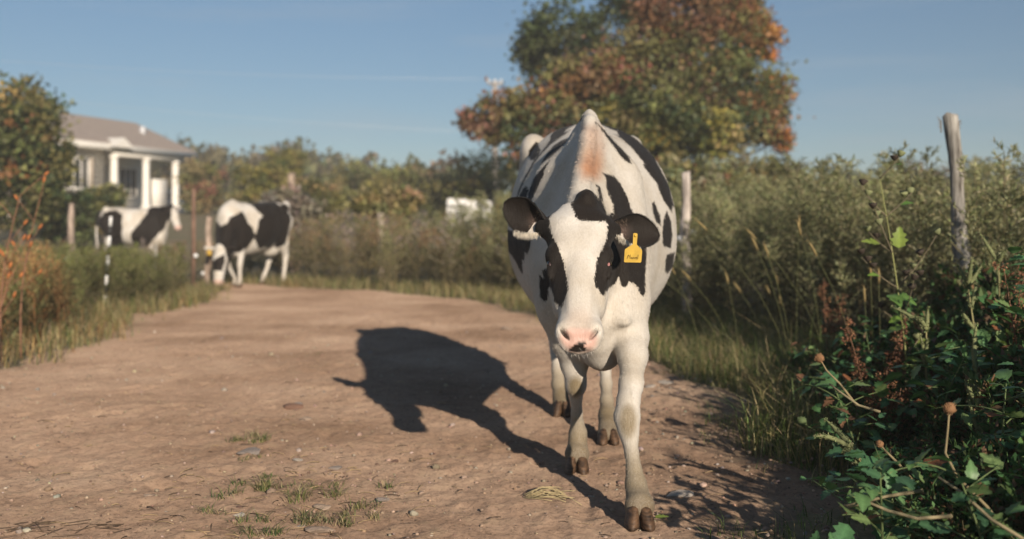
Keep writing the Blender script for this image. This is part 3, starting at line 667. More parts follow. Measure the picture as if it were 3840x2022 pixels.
# stalks with one big tan pod
for i, (lab, pts, r) in enumerate([
    ('tall bare stalk ending in one round tan seed head, bottom right', [(3800, 2030, 2.55), (3700, 1900, 2.6), (3590, 1790, 2.65), (3545, 1700, 2.7), (3555, 1600, 2.72), (3560, 1545, 2.72)], .016),
    ('dry stalk with a papery tan pod leaning over the road-side weeds', [(3220, 1530, 3.9), (3150, 1440, 3.92), (3100, 1390, 3.95), (3078, 1352, 3.95)], .018),
    ('short stalk with a small tan bud above the sprawling stems', [(3420, 1800, 3.0), (3370, 1740, 3.0), (3320, 1690, 3.02), (3305, 1672, 3.02)], .011)]):
    p = np.array([P(*q) for q in pts]); root = thing('seed_stalk', lab, 'weed', tuple(p[0])); a = Acc(); a.add(*tube(p, np.linspace(.005, .0025, len(p)), 6), (.24, .19, .10)); link('stem', a.mesh('stem'), M_WOODY, root)
    d = nrm(p[-1] - p[-2]); a = Acc(); rng = np.random.default_rng(i); z = np.linspace(-.3, 1.6, 9)[:, None] * r
    a.add(*tube(p[-1] + d * z, r * np.array([.25, .7, .95, 1.0, .98, .9, .78, .62, .3]), 12), (.26, .14, .07)); V, Q = leaf_quads(p[-1] + d * r * .3 + rand_dir(rng, 90) * r * .95, d + rand_dir(rng, 90) * .5, rand_dir(rng, 90), r * .7, r * .12); a.add(V, Q, (.32, .19, .10)); link('seed_pod', a.mesh('seed_pod'), M_DRY, root)
# long sprawling bare stems over the bottom right
for i, (lab, pts) in enumerate([
    ('long pale stem arching left across the bottom right weeds', [(3570, 1935, 2.6), (3440, 1945, 2.6), (3330, 1915, 2.6), (3260, 1885, 2.62), (3180, 1900, 2.65)]), ('forked tan stem lying over the bottom leaves', [(3850, 2030, 2.45), (3720, 1950, 2.5), (3610, 1850, 2.55), (3520, 1790, 2.6)]),
    ('thin brown stem crossing the dark middle of the weeds', [(3300, 1545, 3.6), (3220, 1520, 3.6), (3150, 1470, 3.65), (3110, 1440, 3.7)]), ('pale stem sloping down to the road edge', [(3460, 1840, 2.7), (3330, 1860, 2.7), (3250, 1880, 2.7), (3150, 1900, 2.75)])]):
    p = np.array([P(*q) for q in pts]); a = Acc(); a.add(*tube(p, np.linspace(.0052, .003, len(p)), 7), (.24, .20, .115)); tag(link('bare_stem', a.mesh('bare_stem'), M_WOODY), lab, 'stem')
# undergrowth that fills the gaps below, and the same verge carried on past the frame
rng = np.random.default_rng(500)
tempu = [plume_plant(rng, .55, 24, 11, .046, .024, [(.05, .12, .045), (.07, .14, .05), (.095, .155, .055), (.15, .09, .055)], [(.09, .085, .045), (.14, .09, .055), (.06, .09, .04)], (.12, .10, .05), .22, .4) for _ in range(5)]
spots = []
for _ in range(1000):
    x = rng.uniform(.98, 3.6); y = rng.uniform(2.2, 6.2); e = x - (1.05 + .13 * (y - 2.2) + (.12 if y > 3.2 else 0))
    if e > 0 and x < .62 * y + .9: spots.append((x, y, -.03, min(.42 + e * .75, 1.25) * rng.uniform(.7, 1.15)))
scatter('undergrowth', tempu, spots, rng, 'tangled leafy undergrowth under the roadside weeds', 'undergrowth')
spots = []
for _ in range(110):
    x = rng.uniform(1.45, 2.1); y = rng.uniform(.1, 2.3)
    if x > .56 * y + .55 and len(spots) < 12: spots.append((x, y, -.03, rng.uniform(.42, .72)))
scatter('roadside_mugwort', temps, spots, rng, 'mugwort carrying on along the verge beside the viewer', 'weeds')
# reddish stalks with orange seed heads at the left edge
for i, (u, v0, vt, Y, ln, lab) in enumerate([(35, 1060, 735, 7.6, .10, 'reddish stalk with orange seed heads, tallest at the left edge'), (110, 1050, 745, 7.9, .12, 'thin forked reddish stalk just right of the tallest one'), (20, 1260, 1000, 7.4, .16, 'low orange-budded stalk at the left edge')]):
    rng = np.random.default_rng(600 + i); b_ = P(u - 30, v0 + 260, Y); b_[2] = -.02; t_ = P(u + 40, vt, Y); root = thing('seed_stalk', lab, 'weed', tuple(b_)); st, hd = Acc(), Acc(); t = np.linspace(0, 1, 8)[:, None]; main = b_ + (t_ - b_) * t + np.array([-.06, 0, 0]) * np.sin(t * 3.14)
    st.add(*tube(main, np.linspace(.008, .003, 8), 5), (.24, .12, .07))
    for k in range(7):
        p = main[3 + k % 5]; d = np.array([(-1)**k * rng.uniform(.3, .8), rng.normal(0, .2), 1]); q = curve(p, d, rng.uniform(.12, .25), rng, 0); st.add(*tube(q, .003, 4), (.24, .12, .07))
        z = np.linspace(0, .05, 5)[:, None]; hd = Acc(); hd.add(*tube(q[-1] + nrm(d) * z, np.array([.004, .010, .012, .009, .003]), 7), (.38, .14, .05)); link('seed_head', hd.mesh('seed_head'), M_DRY, root)
    link('stem', st.mesh('stem'), M_WOODY, root)
# ------------------------------------------------------------------ cows: smooth signed-distance bodies
def smin(a, b, k):
    h = np.maximum(k - np.abs(a - b), 0) / k
    return np.minimum(a, b) - h * h * k * .25
def spl(x, xp, fp):
    """smooth (Catmull-Rom) interpolation"""
    xp = np.asarray(xp, float); fp = np.asarray(fp, float); m = np.gradient(fp, xp)
    i = np.clip(np.searchsorted(xp, x) - 1, 0, len(xp) - 2); h = xp[i + 1] - xp[i]; t = np.clip((x - xp[i]) / h, 0, 1)
    return (2 * t**3 - 3 * t**2 + 1) * fp[i] + (t**3 - 2 * t**2 + t) * h * m[i] + (3 * t**2 - 2 * t**3) * fp[i + 1] + (t**3 - t**2) * h * m[i + 1]
def cap(a, b, ra, rb, k=.03, op='add'):
    a = np.asarray(a, float); b = np.asarray(b, float); ba = b - a; bb = ba @ ba + 1e-12
    def f(X, Y, Z):
        h = np.clip(((X - a[0]) * ba[0] + (Y - a[1]) * ba[1] + (Z - a[2]) * ba[2]) / bb, 0, 1)
        return np.sqrt((X - a[0] - h * ba[0])**2 + (Y - a[1] - h * ba[1])**2 + (Z - a[2] - h * ba[2])**2) - (ra + (rb - ra) * h)
    r = max(ra, rb); return (f, np.minimum(a, b) - r, np.maximum(a, b) + r, k, op)
def chain(pts, k=.02, k0=.08):
    return [cap(pts[i][0], pts[i + 1][0], pts[i][1], pts[i + 1][1], k0 if i == 0 else k) for i in range(len(pts) - 1)]
def ell(c, r, k=.04, op='add', R=None):
    c = np.asarray(c, float); r = np.asarray(r, float); R = np.eye(3) if R is None else np.asarray(R, float)   # rows: axes
    def f(X, Y, Z):
        x, y, z = X - c[0], Y - c[1], Z - c[2]
        p = [R[i, 0] * x + R[i, 1] * y + R[i, 2] * z for i in range(3)]
        k0 = np.sqrt(sum((p[i] / r[i])**2 for i in range(3))); k1 = np.sqrt(sum((p[i] / r[i]**2)**2 for i in range(3))) + 1e-9
        return k0 * (k0 - 1) / k1
    m = r.max(); return (f, c - m, c + m, k, op)
def loft(st, axis, k=.05, pb_=2.0):
    """st rows: along, centre, widest height, top, bottom, half width, top exponent"""
    st = np.asarray(st, float); s = st[:, 0]
    def f(X, Y, Z):
        al, la = (Y, X) if axis == 1 else (X, Y)
        ac = np.clip(al, s[0], s[-1]); c, zc, zt, zb, w, p = (spl(ac, s, st[:, i]) for i in range(1, 7))
        dx = np.abs(la - c) / w; up = Z > zc; h = np.where(up, zt - zc, zc - zb); dz = np.abs(Z - zc) / h
        pp = np.where(up, p, pb_)
        r = (dx**pp + dz**pp + 1e-9)**(1 / pp)
        d = (r - 1) * np.minimum(w, h) * .95; dy = np.abs(al - ac)
        return np.where(dy > 0, np.sqrt(np.maximum(d, 0)**2 + dy**2) + np.minimum(d, 0) * 0, d)
    lo = np.array([(st[:, 1] - st[:, 5]).min(), s[0], st[:, 4].min()]); hi = np.array([(st[:, 1] + st[:, 5]).max(), s[-1], st[:, 3].max()])
    if axis == 0: lo = lo[[1, 0, 2]]; hi = hi[[1, 0, 2]]
    return (f, lo, hi, k, 'add')

def sdf_grid(prims, xs, ys, zs):
    D = np.full((len(xs), len(ys), len(zs)), .5, np.float32); ax = (xs, ys, zs)
    for f, lo, hi, k, op in prims:
        sl = tuple(slice(max(0, np.searchsorted(ax[i], lo[i] - k - .03)), np.searchsorted(ax[i], hi[i] + k + .03)) for i in range(3))
        d = f(xs[sl[0]][:, None, None], ys[sl[1]][None, :, None], zs[sl[2]][None, None, :]).astype(np.float32)
        S = D[sl]; D[sl] = smin(S, d, k) if op == 'add' else -smin(-S, d, k)
    return D
def sdf_at(prims, p):
    r = np.full(len(p), .5)
    for f, lo, hi, k, op in prims:
        d = f(p[:, 0], p[:, 1], p[:, 2]); r = smin(r, d, k) if op == 'add' else -smin(-r, d, k)
    return r
def surface_nets(D, xs, ys, zs, smooth=2):
    ins = D < 0; nx, ny, nz = D.shape
    cnt = np.zeros((nx - 1, ny - 1, nz - 1), np.int8)
    for a in (0, 1):
        for b in (0, 1):
            for c in (0, 1): cnt += ins[a:nx - 1 + a, b:ny - 1 + b, c:nz - 1 + c]
    act = (cnt > 0) & (cnt < 8); I = np.argwhere(act); idx = np.full(act.shape, -1, np.int64); idx[act] = np.arange(len(I))
    acc = np.zeros((len(I), 3)); num = np.zeros(len(I)); pos = (xs, ys, zs)
    cor = [(a, b, c) for a in (0, 1) for b in (0, 1) for c in (0, 1)]
    val = {q: D[I[:, 0] + q[0], I[:, 1] + q[1], I[:, 2] + q[2]] for q in cor}
    for q in cor:
        for ax in range(3):
            if q[ax]: continue
            q2 = tuple(q[i] + (i == ax) for i in range(3)); va, vb = val[q], val[q2]; s = (va < 0) != (vb < 0)
            t = np.where(s, va / np.where(s, va - vb, 1), 0)
            for i in range(3):
                p0 = pos[i][I[:, i] + q[i]]
                acc[:, i] += np.where(s, p0 + (t * (pos[i][I[:, i] + 1] - pos[i][I[:, i]]) if i == ax else 0), 0)
            num += s
    V = acc / num[:, None]; Qs = []
    for ax in range(3):
        u, w = (ax + 1) % 3, (ax + 2) % 3
        sl0 = [slice(None)] * 3; sl1 = [slice(None)] * 3; sl0[ax] = slice(0, -1); sl1[ax] = slice(1, None)
        ch = ins[tuple(sl0)] != ins[tuple(sl1)]; E = np.argwhere(ch)
        E = E[(E[:, u] > 0) & (E[:, w] > 0) & (E[:, u] < D.shape[u] - 1) & (E[:, w] < D.shape[w] - 1)]
        flip = ins[tuple(E.T)]
        def cell(du, dw):
            e = E.copy(); e[:, u] -= du; e[:, w] -= dw; return idx[tuple(e.T)]
        q = np.stack([cell(1, 1), cell(0, 1), cell(0, 0), cell(1, 0)], 1)
        q[~flip] = q[~flip][:, ::-1]; Qs.append(q)
    Q = np.concatenate(Qs)
    e = np.concatenate([Q[:, [0, 1]], Q[:, [1, 2]], Q[:, [2, 3]], Q[:, [3, 0]]])
    for _ in range(smooth):
        s = np.zeros_like(V); n = np.zeros(len(V))
        for i in range(3): s[:, i] = np.bincount(e[:, 0], V[e[:, 1], i], len(V)) + np.bincount(e[:, 1], V[e[:, 0], i], len(V))
        n = np.bincount(e[:, 0], None, len(V)) + np.bincount(e[:, 1], None, len(V))
        V = V * .5 + .5 * s / n[:, None]
    return V, Q

# coat: white with black marks, pink skin, tan hair, mud; the marks are stored on the skin itself
m, nt, b = new_mat('cow_coat')
def fac(n): return node(nt, 'ShaderNodeAttribute', attribute_name=n).outputs['Fac']
tc = nt.nodes.new('ShaderNodeTexCoord').outputs['Object']
hair = noise_n(nt, 1, 4, tc, .6, (190, 190, 34)); hair2 = noise_n(nt, 1, 3, tc, .6, (420, 420, 90)); blot = noise_n(nt, 5, 4, tc)
white = ramp(nt, hair, [(.25, (.54, .505, .45)), (.75, (.66, .63, .585))])
white = mixc(nt, 1.0, white, ramp(nt, blot, [(.32, (.80, .745, .665)), (.62, (1.0, 1.0, 1.0))]), 'MULTIPLY')
black = ramp(nt, hair, [(.3, (.006, .0055, .005)), (.75, (.017, .0153, .014))])
bm = mathn(nt, 'ADD', fac('blk'), mathn(nt, 'MULTIPLY', mathn(nt, 'SUBTRACT', hair, .5), .030))
bm = mathn(nt, 'ADD', mathn(nt, 'MULTIPLY', bm, 330.0), .5, True)
c = mixc(nt, fac('tan'), white, mixc(nt, hair, (.34, .15, .075), (.50, .27, .16)))
mud = mathn(nt, 'MULTIPLY', fac('mud'), mathn(nt, 'ADD', mathn(nt, 'MULTIPLY', blot, .9), mathn(nt, 'MULTIPLY', hair2, .7)), True)
sxyz = nt.nodes.new('ShaderNodeSeparateXYZ'); nt.links.new(nt.nodes.new('ShaderNodeNewGeometry').outputs['Position'], sxyz.inputs[0]); wet = mathn(nt, 'SUBTRACT', 1.0, mathn(nt, 'MULTIPLY', sxyz.outputs[2], 6.5), True)
c = mixc(nt, mud, c, mixc(nt, wet, mixc(nt, hair, (.15, .115, .065), (.28, .225, .145)), mixc(nt, hair2, (.055, .038, .022), (.16, .115, .07))))
black = mixc(nt, mathn(nt, 'MULTIPLY', blot, .55), black, (.026, .016, .010)); c = mixc(nt, bm, c, black)
c = mixc(nt, fac('pink'), c, mixc(nt, blot, (.50, .30, .24), (.60, .41, .35)))
c = mixc(nt, fac('dark'), c, (.018, .012, .010))
nt.links.new(c, b.inputs['Base Color'])
b.inputs['Specular IOR Level'].default_value = .2
b.inputs['Sheen Weight'].default_value = .04; b.inputs['Sheen Roughness'].default_value = .5
nt.links.new(mathn(nt, 'SUBTRACT', .72, mathn(nt, 'MULTIPLY', fac('pink'), .38)), b.inputs['Roughness'])
lump = noise_n(nt, 9, 3, tc, .5, (1, 1, .6))
bump(nt, b, mathn(nt, 'ADD', mathn(nt, 'ADD', hair, mathn(nt, 'MULTIPLY', hair2, .5)), mathn(nt, 'MULTIPLY', lump, 3.2)), .5, .004)
M_COAT = m
M_HORN = plain_mat('horn', (.085, .048, .026), .6, .85, 1, (22, 22, 110), .5)
M_EYE, nt, b = new_mat('eye'); b.inputs['Base Color'].default_value = (.006, .005, .004, 1); b.inputs['Roughness'].default_value = .08
M_PINK = plain_mat('eyelid', (.36, .16, .15), .35, .1, 40)
M_LID = plain_mat('dark_eyelid', (.05, .03, .028), .35, .1, 40)
M_TAG = plain_mat('tag_plastic', (.52, .33, .04), .45, .12, 45)
M_INK = plain_mat('ink', (.06, .04, .01), .6, .1, 60)
M_HAIR = attr_mat('hair', .7, 0, 50)

def claws(fx, fy, ang, size=1.0, lift=0.0, tilt=0.0):
    """a cloven hoof: two claws side by side, toes towards angle ang"""
    a = Acc()
    for s in (-1, 1):
        rings = []
        for (z, L, W, x0) in ((0, .108, .050, 0.0), (.008, .112, .053, 0.0), (.022, .106, .053, -.006), (.042, .090, .049, -.018), (.060, .074, .043, -.027), (.068, .046, .028, -.030)):
            t = np.arange(14) * 2 * math.pi / 14
            x = x0 + np.cos(t) * L / 2 * np.where(np.cos(t) > 0, 1.0, .9); y = np.sin(t) * W / 2 * (1 - .28 * np.clip(np.cos(t), 0, 1))
            y = y + s * (.0275 + .003 * np.clip(np.cos(t), 0, 1)) * (1 - .42 * z / .068); y = np.where(s * y < .0025, s * .0025, y)
            rings.append(np.stack([x, y, np.full(14, z) + .0 * x], 1))
        V = np.concatenate(rings) * size; Q = []
        for i in range(len(rings) - 1):
            for j in range(14): Q.append((i * 14 + j, i * 14 + (j + 1) % 14, (i + 1) * 14 + (j + 1) % 14, (i + 1) * 14 + j))
        for j in range(1, 7): Q.append((j - 1, (14 - j + 1) % 14 if j > 1 else 13, 13 - j if j > 1 else 12, j))
        ct, st_ = math.cos(tilt), math.sin(tilt)
        V = np.stack([V[:, 0] * ct - V[:, 2] * st_, V[:, 1], V[:, 0] * st_ + V[:, 2] * ct], 1)
        ca, sa = math.cos(ang), math.sin(ang)
        V = np.stack([fx + V[:, 0] * ca - V[:, 1] * sa, fy + V[:, 0] * sa + V[:, 1] * ca, V[:, 2] + lift], 1)
        a.add(V, Q, np.array((.1, .1, .1)))
    return a.mesh('hoof')

def ear_shell(base, A, B, Cn, L, W, cup=(2.3, 1.1), na=22, nb=15, thick=.006, droop=0.0):
    """a cupped leaf-shaped ear: outer and inner skin joined at the rim; returns verts, quads, inner mask, along, across"""
    A, B, Cn = (np.asarray(q, float) for q in (A, B, Cn)); a = np.linspace(0, 1, na)[:, None]; bb = np.linspace(-1, 1, nb)[None]
    w = W * np.clip(np.sin(np.pi * np.clip(.17 + .83 * a, 0, 1) ** .92), 0, 1) ** .58
    w = np.maximum(w, W * .02); ph = (cup[0] + (cup[1] - cup[0]) * np.clip(a / .6, 0, 1) ** .8) / 2; R = w / np.maximum(ph, .2) * 1.0
    x = R * np.sin(bb * ph); y = R * (1 - np.cos(bb * ph)); y0 = R * (1 - np.cos(ph))
    P0 = base + A * (a * L)[..., None] + B * x[..., None] + Cn * (y - .35 * y0 - droop * a * a)[..., None]
    N = -B * np.sin(bb * ph)[..., None] + Cn * np.cos(bb * ph)[..., None]
    rim = np.minimum(1, np.minimum((1 - np.abs(bb)) * 4, (1 - a) * 6 + .05)); th = thick * (.25 + .75 * rim)
    V = np.concatenate([(P0 - N * th[..., None]).reshape(-1, 3), (P0 + N * th[..., None] * .3).reshape(-1, 3)])
    n = na * nb; Q = []
    for i in range(na - 1):
        for j in range(nb - 1):
            q = (i * nb + j, i * nb + j + 1, (i + 1) * nb + j + 1, (i + 1) * nb + j); Q.append(q[::-1]); Q.append(tuple(x + n for x in q))
        Q.append((i * nb, (i + 1) * nb, (i + 1) * nb + n, i * nb + n)); Q.append((i * nb + nb - 1, i * nb + nb - 1 + n, (i + 1) * nb + nb - 1 + n, (i + 1) * nb + nb - 1))
    for j in range(nb - 1): Q.append(((na - 1) * nb + j, (na - 1) * nb + j + 1, (na - 1) * nb + j + 1 + n, (na - 1) * nb + j + n))
    inner = np.concatenate([np.zeros(n), np.ones(n)]); al = np.tile(np.repeat(a[:, 0], nb), 2); ac = np.tile(np.tile(bb[0], na), 2)
    return V, np.array(Q), inner, al, ac, P0, N

# ---- the walking cow
FO, NT = P(2172, 764, 3.46), P(2172, 1258, 3.13)
T = nrm(NT - FO); SX = nrm(np.array([1, -.066, 0.])); NN = np.cross(SX, T); NN = NN if NN[1] < 0 else -NN
def HP(t, s, n): return FO + T * t + SX * s + NN * n
HS = np.array([  # along the face: t, half width, depth, front offset, front exponent
    (-.03, .066, .10, -.026, 2.5), (.02, .092, .15, -.004, 2.7), (.08, .104, .18, .006, 2.8), (.16, .104, .21, .009, 2.9), (.225, .099, .22, .003, 2.9), (.30, .085, .205, -.002, 2.6),
    (.37, .071, .165, -.004, 2.3), (.43, .065, .135, -.003, 2.3), (.485, .0635, .104, .002, 2.5), (.53, .063, .074, -.004, 2.6), (.558, .052, .048, -.018, 2.3)])
def headf(X, Y, Z):
    x, y, z = X - FO[0], Y - FO[1], Z - FO[2]
    t = x * T[0] + y * T[1] + z * T[2]; s = x * SX[0] + y * SX[1]; n = x * NN[0] + y * NN[1] + z * NN[2]
    tc_ = np.clip(t, HS[0, 0], HS[-1, 0]); w, dp, nf, p = (spl(tc_, HS[:, 0], HS[:, i]) for i in range(1, 5))
    nc = nf - dp * .42; fr = n > nc; h = np.where(fr, dp * .42, dp * .58); q = np.abs(n - nc) / h
    ww = w * np.where(fr, 1.0, 1 - .30 * np.clip(q, 0, 1)**1.5)
    pp = np.where(fr, p, 2.1); r = ((np.abs(s) / ww)**pp + q**pp + 1e-9)**(1 / pp); d = (r - 1) * np.minimum(ww, h) * .95
    dt = np.abs(t - tc_); return np.where(dt > 0, np.sqrt(np.maximum(d, 0)**2 + dt**2), d)
RH = np.stack([SX, NN, T])
head = [(headf, np.minimum(FO, NT) - .3, np.maximum(FO, NT) + .3, .03, 'add'),
    ell(P(2200, 748, 3.53), (.030, .045, .036), .035, 'add'),
    ell(HP(.205, .085, -.028), (.027, .03, .036), .03, 'add', RH), ell(HP(.205, -.085, -.028), (.027, .03, .036), .03, 'add', RH),
    ell(HP(.30, .064, -.10), (.028, .06, .10), .03, 'add', RH), ell(HP(.30, -.064, -.10), (.028, .06, .10), .03, 'add', RH),
    cap(HP(.075, .055, -.06), P(2296, 866, 3.50), .046, .032, .04), cap(HP(.075, -.055, -.06), P(2040, 856, 3.50), .046, .032, .04),
    ell(HP(.385, 0, -.004), (.034, .014, .12), .03, 'add', RH),
    ell(HP(.505, .046, -.012), (.026, .022, .032), .02, 'add', RH), ell(HP(.505, -.046, -.012), (.026, .022, .032), .02, 'add', RH),
    ell(HP(.492, 0, -.084), (.040, .026, .028), .025, 'add', RH), ell(HP(.49, .042, -.045), (.026, .026, .045), .03, 'add', RH), ell(HP(.49, -.042, -.045), (.026, .026, .045), .03, 'add', RH)]
for s in (-1, 1):
    R2 = np.stack([nrm(SX * math.cos(.75) - s * T * math.sin(.75) * 1), NN, nrm(T * math.cos(.75) + s * SX * math.sin(.75))])
    R2 = np.stack([nrm(SX + s * T * .9), NN, nrm(T - s * SX * .9)])
    head.append(ell(HP(.526, s * .043, .004), (.0070, .022, .029), .006, 'cut', R2))
    head.append(ell(HP(.235, s * .106, -.032), (.014, .016, .020), .012, 'cut', RH))
    head.append(ell(HP(.26, s * .098, -.035), (.010, .012, .03), .02, 'add', RH))
body = [loft([(3.86, .322, .86, 1.12, .56, .11, 2), (4.0, .318, .92, 1.30, .50, .185, 1.4), (4.13, .316, .95, 1.474, .50, .238, 1.22), (4.4, .342, .95, 1.435, .52, .305, 1.5),
              (4.7, .375, .96, 1.445, .53, .385, 2.1), (4.95, .388, .96, 1.485, .54, .408, 2.4), (5.25, .395, .97, 1.545, .58, .385, 2.45), (5.55, .392, 1.02, 1.56, .68, .31, 2.4),
              (5.85, .392, 1.08, 1.465, .80, .25, 2.4), (6.05, .40, 1.12, 1.39, .95, .17, 2.2)], 1, .05)]
neck = [loft([(3.42, .218, .93, 1.04, .84, .06, 2.0), (3.55, .232, .93, 1.09, .79, .088, 1.7), (3.75, .262, .92, 1.225, .70, .112, 1.35), (3.95, .294, .93, 1.365, .60, .155, 1.28), (4.13, .316, .95, 1.455, .55, .20, 1.2)], 1, .05),
    *chain([((.226, 3.56, 1.075), .034), ((.262, 3.76, 1.215), .027), ((.295, 3.95, 1.355), .024), ((.311, 4.06, 1.435), .016), ((.316, 4.13, 1.456), .012), ((.330, 4.32, 1.435), .014), ((.352, 4.6, 1.43), .024), ((.38, 5.1, 1.46), .04)], .035, .035),
    *chain([((.25, 3.72, .74), .05), ((.33, 3.92, .60), .055), ((.358, 3.97, .525), .058), ((.36, 4.1, .52), .06)], .05, .06)]
hips = [ell(P(2325, 1185, 3.87), (.055, .05, .06), .04), cap(P(2250, 1185, 3.86), P(2345, 1206, 3.80), .020, .016, .035), cap(P(2258, 1215, 3.84), P(2262, 1330, 3.93), .03, .035, .04), ell((.115, 5.56, 1.43), (.072, .10, .095), .06), ell((.650, 5.56, 1.43), (.07, .10, .085), .08),
    cap((.39, 5.9, 1.40), (.40, 6.08, 1.38), .06, .04, .06), ell((.25, 6.0, 1.27), (.06, .07, .07), .06), ell((.54, 6.0, 1.27), (.06, .07, .07), .06),
    cap((.14, 5.62, 1.28), (.19, 5.62, .95), .105, .13, .10), cap((.64, 5.62, 1.28), (.60, 5.5, .95), .10, .13, .10),
    ell((.40, 5.45, .66), (.16, .2, .13), .08),
    *chain([((.40, 6.10, 1.36), .035), ((.405, 6.17, 1.1), .024), ((.42, 6.17, .8), .02), ((.43, 6.14, .58), .035), ((.435, 6.13, .45), .018)], .02, .04)]
legs = [*chain([((.425, 4.20, 1.20), .105), (P(2338, 1125, 3.95), .098), (P(2362, 1265, 3.90), .068), (P(2372, 1335, 3.82), .053), (P(2367, 1440, 3.70), .040), (P(2357, 1500, 3.66), .0405)], .03, .10),
    *chain([(P(2357, 1500, 3.66), .0405), (P(2351, 1565, 3.63), .0455), (P(2357, 1615, 3.62), .036), (P(2362, 1650, 3.61), .0275), (P(2369, 1700, 3.595), .0235), (P(2377, 1760, 3.57), .0265), (P(2384, 1815, 3.545), .036), (P(2390, 1850, 3.52), .037), (P(2398, 1893, 3.480), .053)], .015, .015),
    *chain([((.215, 4.30, 1.20), .11), (P(2130, 1140, 4.07), .112), (P(2140, 1275, 4.08), .078), (P(2152, 1366, 4.11), .050), (P(2160, 1425, 4.125), .041)], .03, .10),
    *chain([(P(2160, 1425, 4.125), .041), (P(2160, 1448, 4.13), .040), (P(2161, 1490, 4.17), .0245), (P(2163, 1550, 4.22), .023), (P(2165, 1590, 4.25), .027), (P(2167, 1625, 4.265), .037), (P(2166, 1665, 4.265), .038), (P(2164, 1700, 4.235), .053)], .015, .015),
    *chain([((.60, 5.5, .95), .13), ((.575, 5.32, .74), .105), ((.50, 5.33, .56), .055), ((.475, 5.28, .48), .042), (P(2273, 1440, 5.06), .0275), (P(2275, 1500, 4.97), .029), (P(2278, 1560, 4.90), .042), (P(2279, 1600, 4.83), .040), (P(2280, 1630, 4.79), .052)], .025, .1),
    *chain([((.19, 5.62, .95), .13), ((.17, 5.48, .78), .105), ((.215, 5.72, .58), .058), ((.235, 5.74, .50), .045), (P(2095, 1390, 5.63), .036), (P(2098, 1440, 5.58), .042), (P(2103, 1490, 5.52), .040), (P(2106, 1518, 5.48), .051)], .025, .1)]
xs = np.concatenate([np.arange(-.10, .06, .010), np.arange(.06, .545, .0065), np.arange(.545, .93, .010)])
ys = np.concatenate([np.arange(2.98, 3.66, .0065), np.arange(3.66, 4.35, .008), np.arange(4.35, 6.30, .013)])
zs = np.concatenate([np.arange(.01, .60, .0085), np.arange(.60, 1.18, .0065), np.arange(1.18, 1.58, .0085)])
allp = body + neck + hips + legs + head
V, Q = surface_nets(sdf_grid(allp, xs, ys, zs), xs, ys, zs)
dh = sdf_at(head, V); db = sdf_at(body + neck + hips, V); is_head = dh < db
U = CX + V[:, 0] * F / V[:, 1]; W_ = HV + (H - V[:, 2]) * F / V[:, 1]
def c1(*p): return [(1840 + x / 4, 400 + y / 4) for x, y in p]
def c2(*p): return [(1840 + x / 4, 700 + y / 4) for x, y in p]
def c3(*p): return [(1880 + x / 4, 1000 + y / 4) for x, y in p]
def ck(*p): return [(1700 + x / 2.086, 350 + y / 2.086) for x, y in p]
